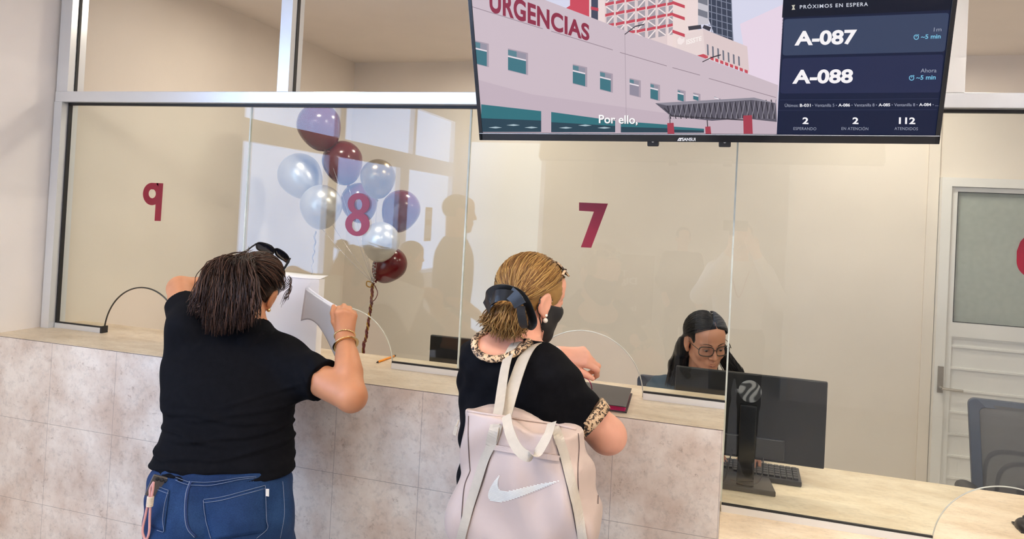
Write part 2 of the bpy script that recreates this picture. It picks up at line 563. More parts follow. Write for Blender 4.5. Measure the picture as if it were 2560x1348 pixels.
    def sheet(s, grid, off):
        """grid[i][j] of points -> closed thin sheet thickened by off (vector or per-point array)"""
        G = np.asarray(grid, float)
        a, b = G.shape[:2]
        off = np.broadcast_to(np.asarray(off, float), G.shape)
        top = (G+off).reshape(-1, 3)
        vs = list(G.reshape(-1, 3)) + list(top)
        n = a*b
        fs = []
        for i in range(a-1):
            for j in range(b-1):
                q = (i*b+j, i*b+j+1, (i+1)*b+j+1, (i+1)*b+j)
                fs += [tuple(reversed(q)), tuple(x+n for x in q)]
        rim = [j for j in range(b)] + [i*b+b-1 for i in range(1, a)] + [(a-1)*b+j for j in range(b-2, -1, -1)] + [i*b for i in range(a-2, 0, -1)]
        for i in range(len(rim)):
            p, q = rim[i], rim[(i+1) % len(rim)]
            fs.append((p, q, q+n, p+n))
        return s.add(vs, fs)
    def build(s, name, mats, parent=None, smooth=False, bevel=0., seg=2, auto=None):
        me = bpy.data.meshes.new(name)
        me.from_pydata(s.v, [], s.f)
        me.polygons.foreach_set('material_index', s.m)
        me.update()
        o = link(name, me, mats, parent, smooth)
        if bevel:
            b = o.modifiers.new('bevel', 'BEVEL')
            b.width = bevel
            b.segments = seg
            b.limit_method = 'ANGLE'
        return o
def bx(name, m, x0, x1, y0, y1, z0, z1, parent=None, bevel=0.):
    return MB().box(x0, x1, y0, y1, z0, z1).build(name, m, parent, bevel=bevel)
def struct(o):
    o['kind'] = 'structure'
    return o
_txt = {}
def text_mesh(s, bold=0., spacing=1.):
    k = (s, bold, spacing)
    if k in _txt: return _txt[k]
    c = bpy.data.curves.new('t', 'FONT')
    c.body = s
    c.size = 1
    c.offset = bold
    c.space_character = spacing
    c.resolution_u = 5
    o = bpy.data.objects.new('t', c)
    COL.objects.link(o)
    bpy.context.view_layer.update()
    me = bpy.data.meshes.new_from_object(o.evaluated_get(bpy.context.evaluated_depsgraph_get()))
    v = np.array([x.co[:] for x in me.vertices])
    f = [tuple(p.vertices) for p in me.polygons]
    bpy.data.objects.remove(o)
    bpy.data.curves.remove(c)
    bpy.data.meshes.remove(me)
    _txt[k] = (v, f)
    return v, f

# ------------------------------------------------------------------ soft-body modelling: blended distance fields -> one continuous surface
def _n(x): return np.sqrt(np.einsum('ij,ij->i', x, x))
def cap(a, b, ra, rb):
    a, b = V(*a), V(*b)
    ab = b-a
    L2 = max(ab @ ab, 1e-12)
    def f(P):
        q = P-a
        t = np.clip(q @ ab/L2, 0, 1)
        return _n(q-t[:, None]*ab) - (ra+(rb-ra)*t)
    return f
def fcone(a, b, ra, rb, flat=1., fdir=None):
    """limb sleeve: round start, flat cut end; flat<1 squeezes it along fdir"""
    a, b = V(*a), V(*b)
    ab = b-a
    L = np.linalg.norm(ab)
    u = ab/L
    def f(P):
        q = P-a
        t = q @ u
        rad = _n(q-t[:, None]*u)
        d = np.where(t < 0, _n(q)-ra, rad-(ra+(rb-ra)*np.clip(t/L, 0, 1)))
        return np.maximum(d, t-L)
    return f
def ell(c, r, R=np.eye(3)):
    c, r = V(*c), V(*r)
    def f(P):
        q = ((P-c) @ R)/r
        k0 = _n(q)
        k1 = _n(q/r)
        return k0*(k0-1)/np.maximum(k1, 1e-6)
    return f
def rbox(c, h, r, R=np.eye(3)):
    c, h = V(*c), V(*h)
    def f(P):
        q = np.abs((P-c) @ R)-(h-r)
        return _n(np.maximum(q, 0)) + np.minimum(q.max(1), 0) - r
    return f
def half(p, n):
    p, n = V(*p), nrm(n)
    return lambda P: (P-p) @ n
def loft(rows, az, exp=2.2):
    """rows (z, cx, cy, half width, half depth) bottom to top; az = heading of the forward axis"""
    rows = np.array(sorted(rows), float)
    D = catmull(rows, 8)
    D = D[np.argsort(D[:, 0])]
    zz = D[:, 0]
    a = radians(az)
    rx, fx = V(cos(a), -sin(a)), V(sin(a), cos(a))
    def f(P):
        z = P[:, 2]
        c = [np.interp(z, zz, D[:, i]) for i in (1, 2, 3, 4)]
        dx, dy = P[:, 0]-c[0], P[:, 1]-c[1]
        u = np.abs(dx*rx[0]+dy*rx[1])/c[2]
        w = np.abs(dx*fx[0]+dy*fx[1])/c[3]
        k = (u**exp+w**exp)**(1/exp)
        d = (k-1)*np.minimum(c[2], c[3])
        return np.maximum(d, np.maximum(zz[0]-z, z-zz[-1]))
    return f
def smin(a, b, k):
    if k <= 0: return np.minimum(a, b)
    h = np.maximum(k-np.abs(a-b), 0)/k
    return np.minimum(a, b)-h*h*k*.25
U_ = lambda f, k=.02: ('u', f, k)
S_ = lambda f, k=.006: ('s', f, k)
I_ = lambda f, k=.004: ('i', f, k)
def evalops(ops, P, use=None):
    d = np.full(len(P), 9., float)
    for n, (o, f, k) in enumerate(ops):
        if use is not None and not use[n]: continue
        e = f(P)
        if o == 'u': d = smin(d, e, k)
        elif o == 's': d = -smin(-d, e, k)
        else: d = -smin(-d, -e, k)
    return d
def field_mesh(ops, lo, hi, h, iso=0., disp=None, B=12):
    lo, hi = V(*lo), V(*hi)
    s = B*h
    nb = np.ceil((hi-lo)/s).astype(int)
    ii = np.stack(np.meshgrid(*[np.arange(n) for n in nb], indexing='ij'), -1).reshape(-1, 3)
    C = lo + (ii+.5)*s
    R = s*sqrt(3)/2
    each = [f(C) for o, f, k in ops]
    dc = evalops([(o, (lambda P, e=e: e), k) for (o, f, k), e in zip(ops, each)], C) - iso
    act = np.abs(dc) < R*1.2+.02
    umin = np.full(len(C), 9.)
    for (o, f, k), e in zip(ops, each):
        if o == 'u': umin = np.minimum(umin, e)
    N = nb*B+2
    g = np.arange(B+1)
    G = np.stack(np.meshgrid(g, g, g, indexing='ij'), -1)
    ids, vps, quads = [], [], []
    key = lambda a: (a[..., 0]*N[1]+a[..., 1])*N[2]+a[..., 2]
    corner = np.array([(x, y, z) for x in (0, 1) for y in (0, 1) for z in (0, 1)])
    ed = [(p, q) for p in range(8) for q in range(p+1, 8) if np.abs(corner[p]-corner[q]).sum() == 1]
    for bi in np.nonzero(act)[0]:
        use = [(e[bi] < umin[bi]+2.4*R+k+.02) if o == 'u' else (True if o == 'i' else e[bi] < 2.4*R+k+.03) for (o, f, k), e in zip(ops, each)]
        base = ii[bi]*B
        P = lo + (G.reshape(-1, 3)+base)*h
        d = evalops(ops, P, use)-iso
        if d.min() > .02 or d.max() < -.02: continue
        if disp is not None: d = d+disp(P)
        d = d.reshape(B+1, B+1, B+1)
        sg = d < 0
        if sg.all() or not sg.any(): continue
        cs = np.stack([sg[x:B+x, y:B+y, z:B+z] for x, y, z in corner], -1)
        m = cs.any(-1) & ~cs.all(-1)
        ci = np.argwhere(m)
        cv = np.stack([d[ci[:, 0]+x, ci[:, 1]+y, ci[:, 2]+z] for x, y, z in corner], -1)
        acc = np.zeros((len(ci), 3)); cnt = np.zeros(len(ci))
        for p, q in ed:
            a, b = cv[:, p], cv[:, q]
            x = (a < 0) != (b < 0)
            t = np.where(x, a/np.where(x, a-b, 1), 0)
            acc += np.where(x[:, None], corner[p]+t[:, None]*(corner[q]-corner[p]), 0)
            cnt += x
        vps.append(lo + (base+ci+acc/cnt[:, None])*h)
        ids.append(key(base+ci))
        for ax in range(3):
            sl0 = [slice(0, B)]*3
            sl1 = list(sl0); sl1[ax] = slice(1, B+1)
            A_, B_ = sg[tuple(sl0)], sg[tuple(sl1)]
            e = np.argwhere(A_ != B_)
            if not len(e): continue
            inside = A_[tuple(e.T)]
            u, w = (ax+1) % 3, (ax+2) % 3
            du = np.eye(3, dtype=int)[u]; dw = np.eye(3, dtype=int)[w]
            gb = base+e
            ok = (gb[:, u] > 0) & (gb[:, w] > 0)
            gb, inside = gb[ok], inside[ok]
            q = np.stack([key(gb-du-dw), key(gb-dw), key(gb), key(gb-du)], 1)
            q = np.where(inside[:, None], q, q[:, ::-1])
            quads.append(q)
    ids = np.concatenate(ids); vps = np.concatenate(vps); quads = np.concatenate(quads)
    o = np.argsort(ids)
    ids, vps = ids[o], vps[o]
    j = np.minimum(np.searchsorted(ids, quads), len(ids)-1)
    ok = (ids[j] == quads).all(1)
    return vps, j[ok]
def sculpt(name, ops, lo, hi, h, m, parent=None, iso=0., disp=None):
    v, q = field_mesh(ops, lo, hi, h, iso, disp)
    me = bpy.data.meshes.new(name)
    me.vertices.add(len(v))
    me.vertices.foreach_set('co', v.astype(np.float32).ravel())
    me.loops.add(len(q)*4)
    me.loops.foreach_set('vertex_index', q.astype(np.int32).ravel())
    me.polygons.add(len(q))
    me.polygons.foreach_set('loop_start', np.arange(0, len(q)*4, 4, dtype=np.int32))
    me.update(calc_edges=True)
    me.validate()
    o = link(name, me, m, parent, True)
    o['_n'] = len(v)
    del o['_n']
    return o, BVHTree.FromPolygons([tuple(x) for x in v], [tuple(int(k) for k in x) for x in q])
def hit(bvh, x, y, lift=0.):
    """the point of a surface seen at picture point (x, y), raised off the surface"""
    d = nrm(ray(x, y))
    loc, nor, idx, dist = bvh.ray_cast(Vector(CAM_POS), Vector(d))
    if loc is None: return None
    n = V(*nor)
    if n @ d > 0: n = -n
    return V(*loc)+n*lift
def snap(bvh, p, lift=0.):
    loc, nor, idx, dist = bvh.find_nearest(Vector([float(c) for c in p]))
    return V(*loc)+V(*nor)*lift
def traced(bvh, pts, lift, n=6):
    c = catmull([(x, y, 0) for x, y in pts], n)
    out = [hit(bvh, x, y, lift) for x, y, _ in c]
    return [p for p in out if p is not None]
def patch(mb, bvh, corners, nu, nv, lift, th):
    """a cloth patch lying on a surface, from four outline corners"""
    a, b, c, d = [V(*p) for p in corners]
    G = []
    for i in range(nu+1):
        row = []
        for j in range(nv+1):
            u, w = i/nu, j/nv
            p = (a*(1-u)+b*u)*(1-w) + (d*(1-u)+c*u)*w
            q = hit(bvh, p[0], p[1], lift)
            if q is None: q = row[-1] if row else G[-1][j]
            row.append(q)
        G.append(row)
    G = np.array(G)
    return mb.sheet(G, -nrm(ray(*((a+b+c+d)/4)[:2]))*th)

# ------------------------------------------------------------------ anatomy
def head_ops(c, F, s=1., jaw=1.):
    T = lambda *p: V(*c) + s*(F @ V(*p))
    E = lambda p, r: ell(T(*p), np.array(r)*s, F)
    Cp = lambda p, q, a, b: cap(T(*p), T(*q), a*s, b*s)
    o = [U_(E((0, -.014, .030), (.074, .095, .083)), .01),
         U_(E((0, .030, -.030), (.060, .058, .080)), .03),
         U_(Cp((.046, .005, -.055), (.012, .066, -.098), .020, .016), .03),
         U_(Cp((-.046, .005, -.055), (-.012, .066, -.098), .020, .016), .03),
         U_(E((0, .072, -.098), (.020, .014, .015)), .02),
         U_(E((0, .050, .052), (.054, .040, .040)), .03),
         U_(E((.036, .062, -.026), (.022, .020, .022)), .02),
         U_(E((-.036, .062, -.026), (.022, .020, .022)), .02),
         U_(Cp((.012, .086, .024), (.046, .070, .026), .0075, .006), .012),
         U_(Cp((-.012, .086, .024), (-.046, .070, .026), .0075, .006), .012),
         S_(E((.031, .098, .006), (.017, .016, .012)), .012),
         S_(E((-.031, .098, .006), (.017, .016, .012)), .012),
         U_(E((.031, .076, .006), (.0145, .012, .0125)), .004),
         U_(E((-.031, .076, .006), (.0145, .012, .0125)), .004),
         U_(Cp((0, .088, .014), (0, .107, -.026), .0065, .0100), .012),
         U_(E((.0125, .095, -.030), (.009, .010, .0075)), .006),
         U_(E((-.0125, .095, -.030), (.009, .010, .0075)), .006),
         U_(E((0, .078, -.060), (.026, .017, .020)), .015),
         U_(Cp((-.021, .083, -.058), (0, .0935, -.0545), .0035, .0055), .004),
         U_(Cp((.021, .083, -.058), (0, .0935, -.0545), .0035, .0055), .004),
         U_(Cp((-.019, .082, -.0635), (0, .0920, -.0665), .004, .0062), .003),
         U_(Cp((.019, .082, -.0635), (0, .0920, -.0665), .004, .0062), .003)]
    for sx in (1, -1):
        o += [U_(E((sx*.080, -.008, -.006), (.0095, .022, .034)), .006),
              S_(E((sx*.090, -.003, -.004), (.007, .013, .021)), .005),
              U_(E((sx*.078, .002, -.035), (.0075, .010, .012)), .006)]
    return o
def hand_ops(w, F, side=1, curl=((10, 15, 10),)*4, thumb=(35, 10, 15), spread=4., s=1., topt=0.):
    """w wrist, F columns: across (towards the thumb when side=1), along the palm, out of the back"""
    X, Y, Z = F[:, 0]*side, F[:, 1], F[:, 2]
    L = lambda x, y, z: V(*w) + s*(X*x + Y*y + Z*z)
    o = [U_(cap(L(-.010, -.012, 0), L(.010, -.012, 0), .018*s, .018*s), .015),
         U_(cap(L(.012, .012, 0), L(.026, .078, .001), .015*s, .0125*s), .014),
         U_(cap(L(.002, .012, .001), L(.008, .083, .003), .015*s, .0125*s), .012),
         U_(cap(L(-.008, .012, 0), L(-.010, .079, .002), .015*s, .0120*s), .012),
         U_(cap(L(-.016, .012, -.002), L(-.027, .070, -.001), .015*s, .0110*s), .014)]
    lens = [(.042, .026, .021), (.046, .030, .022), (.042, .028, .021), (.034, .021, .019)]
    base = [(.027, .080, .002), (.009, .086, .004), (-.010, .081, .003), (-.027, .072, 0)]
    rad = [(.0098, .0088, .0082, .0066), (.0100, .0090, .0083, .0067), (.0095, .0086, .0080, .0064), (.0084, .0075, .0070, .0058)]
    for i in range(4):
        p = L(*base[i])
        ang = 0.
        sp = radians(spread*(1.5-i))
        d0 = Y*cos(sp)+X*sin(sp)
        cu = curl[i if len(curl) > 1 else 0]
        for k in range(3):
            ang += radians(cu[k])
            d = d0*cos(ang)-Z*sin(ang)
            q = p + d*lens[i][k]*s
            o.append(U_(cap(p, q, rad[i][k]*s, rad[i][k+1]*s), .004 if k else .010))
            p = q
    t0, t1, t2 = [radians(a) for a in thumb]
    tz = radians(topt)
    p = L(.016, .014, -.008)
    d = nrm(Y*cos(t0)+X*sin(t0)*cos(tz)-Z*sin(t0)*sin(tz)-Z*.25)
    q = p+d*.042*s
    o.append(U_(cap(p, q, .016*s, .0125*s), .014))
    d2 = nrm(d*cos(t1)+(Y*.6-X*.4-Z*.5)*sin(t1))
    r = q+d2*.032*s
    o.append(U_(cap(q, r, .0122*s, .0105*s), .006))
    d3 = nrm(d2*cos(t2)+(Y*.6-X*.4-Z*.5)*sin(t2))
    o.append(U_(cap(r, r+d3*.026*s, .0105*s, .0078*s), .004))
    return o
def folds(dirs):
    """shallow cloth creases: list of (direction, wavelength, amplitude, warp)"""
    D = [(nrm(d), 2*pi/w, a, k, ph) for d, w, a, k, ph in dirs]
    def f(P):
        e = np.zeros(len(P))
        for d, k, a, wp, ph in D:
            t = P @ d
            s = np.sin(t*k + wp*np.sin(P[:, 0]*17+ph)+wp*.8*np.sin(P[:, 1]*21+P[:, 2]*13+ph*2))
            e += a*s
        return e
    return f
def creases(lines, w=.007):
    """soft ridges: (height, slope along x, bow, amplitude)"""
    def f(P):
        e = np.zeros(len(P))
        for z0, sl, bw, a, x0, x1 in lines:
            x = P[:, 0]
            zc = z0 + sl*(x-(x0+x1)/2) + bw*np.sin((x-x0)/(x1-x0)*pi) + .004*np.sin(x*31+z0*90)
            win = np.clip((x-x0)/.06, 0, 1)*np.clip((x1-x)/.06, 0, 1)
            d = (P[:, 2]-zc)/w
            e -= .75*a*win*(np.exp(-d*d)-.3*np.exp(-(d+1.6)**2))
        return e
    return f
def strands(name, lines, r, m, parent, n=4, taper=.25):
    mb = MB()
    for i, l in enumerate(lines):
        k = len(l)
        t = np.linspace(0, 1, k)
        rr = (r if np.isscalar(r) else r[i])*np.minimum(1, np.minimum(t*8+.3, (1-t)*3+taper))
        mb.tube(l, rr, n)
    return mb.build(name, m, parent, True)

# ------------------------------------------------------------------ the room
XW, XE, YB, YR, ZC = -2.957, 3.2, 2.63, -5.29, 2.86
struct(bx('floor', M['floor'], XW-.2, XE+.2, -8.2, YB+.2, -.1, 0))
struct(MB().box(XW-.2, XE+.2, -5.44, YB+.2, ZC, ZC+.1).box(-2.08, XE+.2, -8.2, -5.44, ZC, ZC+.1).build('ceiling', M['ceiling']))
struct(bx('wall_back', M['wall_office'], XW-.2, XE+.2, YB, YB+.2, 0, ZC))
struct(bx('wall_right', M['wall'], XE, XE+.2, YR, YB, 0, ZC))
struct(bx('wall_office_left', M['wall_office'], XW-.2, XW, .0, YB, 0, ZC))
# street side: solid by the counter, then a glazed front
b = MB()
b.box(XW-.05, XW, -1.267, .0, 0, ZC)
b.box(XW-.05, XW, -4.88, -1.267, 0, 1.08)
b.box(XW-.05, XW, -4.88, -1.267, 2.72, ZC)
b.box(XW-.05, XW, YR, -4.88, 0, ZC)
struct(b.build('wall_left', M['wall']))
win = thing('window_2', (XW-.03, -3.07, 1.08), 'glazed aluminium street front of the waiting hall, seen reflected', 'window')
struct(win)
del win['category'], win['label']
b = MB()
b.box(XW-.05, XW+.004, -4.88, -1.267, 2.09, 2.235)
b.box(XW-.048, XW+.004, -4.88, -1.267, 1.08, 1.115)
b.box(XW-.048, XW+.004, -4.88, -1.267, 2.685, 2.72)
b.build('frame', M['alu'], win)
for y0, y1, z0, z1 in ((-2.452, -2.316, 1.115, 2.09), (-3.746, -3.555, 1.115, 2.09), (-2.534, -2.444, 2.235, 2.685), (-3.86, -3.80, 2.235, 2.685),
                       (-1.30, -1.267, 1.115, 2.09), (-4.88, -4.85, 1.115, 2.09), (-1.30, -1.267, 2.235, 2.685), (-4.88, -4.85, 2.235, 2.685)):
    bx('mullion', M['alu'], XW-.045, XW+.003, y0, y1, z0, z1, win)
# rear of the hall: wall with a wide opening into a corridor
OX0, OX1 = -2.03, .56
b = MB()
b.box(XW-.2, XW+.02, YR-.05, YR, 0, ZC)
b.box(XW+.02, OX0, YR-.05, YR, 2.52, ZC)
b.box(OX0-.05, OX0, -8.2, YR, 0, ZC)
b.box(OX1, XE+.2, YR-.15, YR, 0, ZC)
b.box(OX0, OX1, YR-.15, YR, 2.45, ZC)
struct(b.build('wall_rear', M['wall']))
struct(bx('trim_1', M['alu_white'], OX1-.05, OX1+.01, YR-.16, YR+.02, 0, 2.45))
b = MB()
b.box(OX0, XE+.2, -8.2, -8.05, 0, ZC)
b.box(2.0, 2.2, -8.05, YR-.15, 0, ZC)
struct(b.build('wall_corridor', M['wall']))

# ------------------------------------------------------------------ glazed partition on top of the counter
ZT0, ZT1 = 2.115, 2.162
par = thing('window_1', (-.6, 0, 1.1), 'aluminium framed glass partition standing on the counter', 'window')
struct(par)
del par['category'], par['label']
def post(x0, x1, z0, z1, m='alu', y0=-.045, y1=.04):
    b = MB()
    b.box(x0, x1, y0, -.012, z0, z1).box(x0, x1, .006, y1, z0, z1).box(x0, x1-.012, -.012, .006, z0, z1)
    b.build('post', M[m], par)
# left post: front leg, glazing groove, rear leg
post(XW+.010, XW+.054, 1.10, ZT0)
bx('gasket', M['gasket'], XW+.054, XW+.061, -.012, .006, 1.112, ZT0, par)
post(XW+.016, XW+.080, ZT1, ZC)
bx('gasket', M['gasket'], XW+.080, XW+.084, -.010, .003, ZT1, ZC, par)
bx('transom', M['alu'], XW+.012, XE, -.045, .04, ZT0, ZT1, par, .002)
bx('gasket', M['gasket'], XW+.054, XE, -.012, .006, ZT0-.010, ZT0, par)
post(-1.790, -1.738, ZT1, ZC)
bx('gasket', M['gasket'], -1.738, -1.735, -.012, .006, ZT1, ZC, par)
post(.585, .662, ZT1, ZC, 'alu_white')
def pane(x0, x1, z0, arch=None):
    g = .0016
    P = [(x0+g, z0)]
    if arch:
        c, r, h = arch
        P += [(c+r*cos(a), z0+h*sin(a)) for a in np.linspace(pi, 0, 41)]
    P += [(x1-g, z0), (x1-g, ZT0-.003), (x0+g, ZT0-.003)]
    b = MB()
    b.sidem = 1
    b.prism([V(x, -.004, z) for x, z in P], V(0, .008, 0))
    return b.build('glass_pane', [M['glass'], M['glass_edge']], par)
pane(-2.900, -1.9365, 1.102, (-2.432, .204, .212))
pane(-1.9365, -.9635, 1.102, (-1.447, .214, .212))
pane(-.9635, .002, 1.102, (-.487, .214, .212))
pane(.002, 1.68, .762, (.838, .203, .205))
def track(x0, x1, z, end=False):
    t = bx('track', M['alu_white'] if x0 > -2 else M['alu'], x0, x1, -.016, -.004, z, z+.022, par)
    bx('track', t.data.materials[0], x0, x1, .004, .014, z, z+.016, par)
    bx('gasket', M['gasket'], x0, x1, -.013, -.0042, z+.022, z+.028, par)
track(-2.900, -2.637, 1.10)
bx('gasket', M['gasket'], -2.640, -2.630, -.018, .015, 1.10, 1.130, par)
track(-2.226, -1.664, 1.10)
track(-1.231, -.702, 1.10)
track(-.272, 0., 1.10)
track(.004, .634, .76)
track(1.042, 1.68, .76)
for x in (-1.9365, -.9635, .002):
    z0 = 1.13 if x < 0 else .79
    bx('silicone_joint', M['glass_edge'], x-.0028, x+.0028, -.0050, .0050, z0, ZT0-.012, par)
# polished edge of each arch
for c, r, h, z0 in ((-2.432, .204, .212, 1.102), (-1.447, .214, .212, 1.102), (-.487, .214, .212, 1.102), (.838, .203, .205, .762)):
    dark = c < -2
    MB().tube([(c+(r-.0015)*cos(a), 0, z0+.002+(h-.0015)*sin(a)) for a in np.linspace(pi, 0, 49)], .0034 if dark else .0021, 6).build(
        'arch_trim', M['tortoise'] if dark else M['arch_edge'], par, True)

pnc = thing('paper_notice', (XW+.006, -4.2, 1.45), 'small striped paper notice on the street window, reflected right of the balloons', 'notice')
MB().box(XW+.003, XW+.0045, -4.34, -4.17, 1.40, 1.74).build('sheet', M['sign'], pnc)
MB().box(XW+.0045, XW+.005, -4.32, -4.19, 1.62, 1.70).box(XW+.0045, XW+.005, -4.32, -4.19, 1.43, 1.56).build('print', M['paper'], pnc)
# ------------------------------------------------------------------ window numbers (vinyl on the glass)
def numeral(name, label, polys, rings=()):
    b = MB()
    for i, p in enumerate(polys):
        b.prism([at(x, y, -.0048) for x, y in p], V(0, .0006, 0))
    for i, (c, ro, ri, ci) in enumerate(rings):
        A = np.linspace(0, 2*pi, 48, endpoint=False)
        o = [at(c[0]+ro[0]*cos(t), c[1]+ro[1]*sin(t), -.0050-.0002*i) for t in A]
        n = [at(ci[0]+ri[0]*cos(t), ci[1]+ri[1]*sin(t), -.0050-.0002*i) for t in A]
        b.ring(o, n, V(0, .0006, 0))
    return tag(b.build(name, M['maroon']), label, 'number sign', 'maroon vinyl window numbers')
numeral('window_number', 'maroon number 7 stuck on the glass above the woman with the hair bow',
        [[(1447.6, 506.3), (1520, 509.2), (1478, 619.7), (1452, 618.5), (1484.7, 529.4), (1447.6, 527)]])
numeral('window_number', 'maroon number 8 stuck on the glass in front of the balloons', [],
        [((896.5, 510), (27.5, 27), (10, 14), (895.5, 511.5)), ((893.5, 560), (30.5, 30.5), (11.5, 16), (891.5, 563))])
A = np.linspace(0, 2*pi, 48, endpoint=False)
numeral('window_number', 'maroon number 9 stuck on the leftmost glass pane',
        [[(392, 457.6), (408, 458.5), (401.5, 552.8), (386.3, 552.2)], [(378, 457.3), (396, 457.8), (396, 474), (378, 473.5)], [(380, 502), (384, 494), (392, 505), (390, 511), (380, 512.8)]],
        [((379.8, 485.2), (22.5, 28), (9, 11.5), (380.5, 484.3))])
numeral('window_number', 'maroon number 6 cut by the right edge of the photo, before the white door',
        [[(2541.5, 652), (2542, 628), (2551, 604), (2567, 587), (2590, 579), (2610, 580), (2610, 602), (2592, 603), (2578, 611), (2570, 624), (2567, 640), (2566, 652)]],
        [((2582, 653), (40.5, 41), (15, 17), (2583, 654))])

# ------------------------------------------------------------------ counter and desk
ct = thing('reception_counter', (-1.5, -.04, 0), 'raised stone-look reception counter with beige top and grey tiled front', 'counter')
bx('front_panel', M['counter_front'], XW, 0, -.273, -.252, 0, 1.0968, ct)
bx('countertop', M['counter_top'], XW, 0, -.273, .191, 1.0985, 1.10, ct)
bx('edge_band', M['counter_dark'], XW, 0, -.2725, .190, 1.0968, 1.0985, ct)
bx('carcass', M['counter_front'], XW, -.001, -.252, .189, .0, 1.0968, ct)
dk = thing('staff_desk', (.6, .2, 0), 'long lower beige stone-look desk running behind the glass at the right', 'desk')
b = MB()
b.box(.0005, XE-.003, -.36, .636, .725, .76)
b.box(XW, .0005, .192, .636, .725, .76)
b.build('desktop', M['counter_top'], dk)
b = MB()
b.box(.001, XE-.003, -.33, -.31, 0, .725).box(XW+.01, .0, .205, .22, .30, .725)
b.build('modesty_panel', M['counter_front'], dk)
for x in (-1.5, .02, 1.6, 3.15):
    bx('support', M['counter_front'], x-.012, x+.012, .2, .60, 0, .725, dk)

# ------------------------------------------------------------------ white metal door at the back of the office
dr = thing('door_1', (1.7, YB, 0), 'd', 'door')
struct(dr); del dr['label'], dr['category']
DY = YB-.05
b = MB()
dx0, dx1 = 1.225, 2.20
b.box(dx0, dx0+.055, DY-.03, YB, 0, 2.03).box(dx0, dx1, DY-.03, YB, 2.03, 2.085).box(dx1-.055, dx1, DY-.03, YB, 0, 2.03)
b.build('frame', M['door'], dr)
b = MB()
b.box(dx0+.057, dx0+.095, DY, YB-.005, .02, 2.028).box(dx1-.13, dx1-.057, DY, YB-.005, .02, 2.028)
b.box(dx0+.095, dx1-.13, DY, YB-.005, 2.0, 2.028).box(dx0+.095, dx1-.13, DY, YB-.005, 1.10, 1.19).box(dx0+.095, dx1-.13, DY, YB-.005, .02, .1)
b.build('stile', M['door'], dr)
b = MB()
z = .1
while z < 1.05:
    z2 = min(z+.135, 1.10)
    b.box(dx0+.095, dx1-.13, DY+.020, YB-.01, z, z2-.012)
    b.box(dx0+.095, dx1-.13, DY+.008, YB-.01, z2-.012, z2)
    z += .135
b.build('panel', M['door'], dr)
bx('glass_pane', M['glass'], dx0+.097, dx1-.132, DY+.018, DY+.024, 1.192, 1.998, dr)
bx('backing', mat('frosted_film', (.46, .47, .43, 1), .4), dx0+.097, dx1-.132, DY+.027, DY+.032, 1.192, 1.998, dr)
MB().box(dx0+.096, dx0+.099, DY-.001, DY+.02, 1.19, 2.0).box(dx0+.096, dx1-.13, DY-.001, DY+.02, 1.997, 2.0).box(dx0+.096, dx1-.13, DY-.001, DY+.02, 1.19, 1.1925).build('gasket', M['gasket'], dr)
h = MB().box(dx0+.018, dx0+.050, DY-.036, DY-.029, .752, .915)
h.tube([(dx0+.034, DY-.036, .785), (dx0+.034, DY-.075, .785)], .009, 10).tube([(dx0+.034, DY-.072, .785), (dx0+.15, DY-.072, .783)], .0085, 10)
h.build('door_handle', M['steel'], dr, bevel=.001)
struct(bx('trim_2', M['wall_office'], 1.16, 1.222, YB-.022, YB, 0, 2.86))

# ------------------------------------------------------------------ television under the ceiling
BL, BR = V(-.788, -.38, 1.949), V(.52, -.38, 1.965)
tx = nrm(BR-BL)
TW = np.linalg.norm(BR-BL)
TT = radians(21)
tu = V(0, -sin(TT), cos(TT)); tu = nrm(tu-tx*(tu @ tx))
tn = np.cross(tx, tu)                      # out of the screen
TH = .765
TR = np.stack([tx, tu, tn], 1)
tv = thing('television', BL+tx*TW/2, 'large black television tilted down above the counter, showing a hospital and turn numbers', 'television')
def tl(u, v, w=0.): return BL + tx*u + tu*v + tn*w
def tvp(x, y, w=0.):
    d = ray(x, y)
    o = BL+tn*w
    return CAM_POS + d*(((o-CAM_POS) @ tn)/(d @ tn))
BZ = .022
MB().obox(tl(TW/2, TH/2, -.018), TR, (TW/2, TH/2, .016)).build('case', M['black'], tv, bevel=.004)
MB().obox(tl(TW/2, TH*.42, -.048), TR, (TW*.36, TH*.30, .022)).build('rear_housing', M['black'], tv, bevel=.008)
b = MB()
b.obox(tl(TW/2, BZ/2, .001), TR, (TW/2, BZ/2, .004))
b.obox(tl(TW/2, TH-.006, .001), TR, (TW/2, .006, .004))
b.obox(tl(.006, TH/2, .001), TR, (.006, TH/2, .004)).obox(tl(TW-.006, TH/2, .001), TR, (.006, TH/2, .004))
b.build('bezel', M['black_gloss'], tv, bevel=.001)
MB().obox(tl(TW/2, BZ+.0008, .0052), TR, (TW/2-.002, .0008, .0006)).build('trim_line', M['alu'], tv)
for x in (1632, 1812):
    p = tvp(x, 354)
    u = (p-BL) @ tx
    MB().obox(tl(u, -.006, -.012), TR, (.017, .011, .010)).build('clip', M['black'], tv, bevel=.003)
    MB().sphere(tl(u, .0, -.001), .004, 10, 8).build('clip_screw', M['alu'], tv, True)
MB().tube([tl(TW/2, TH*.6, -.07), V(BL[0]+TW/2, tl(0, TH*.6, -.07)[1], ZC)], .022, 12).obox(tl(TW/2, TH*.5, -.074), TR, (.2, .15, .006)).build('ceiling_mount', M['black'], tv)
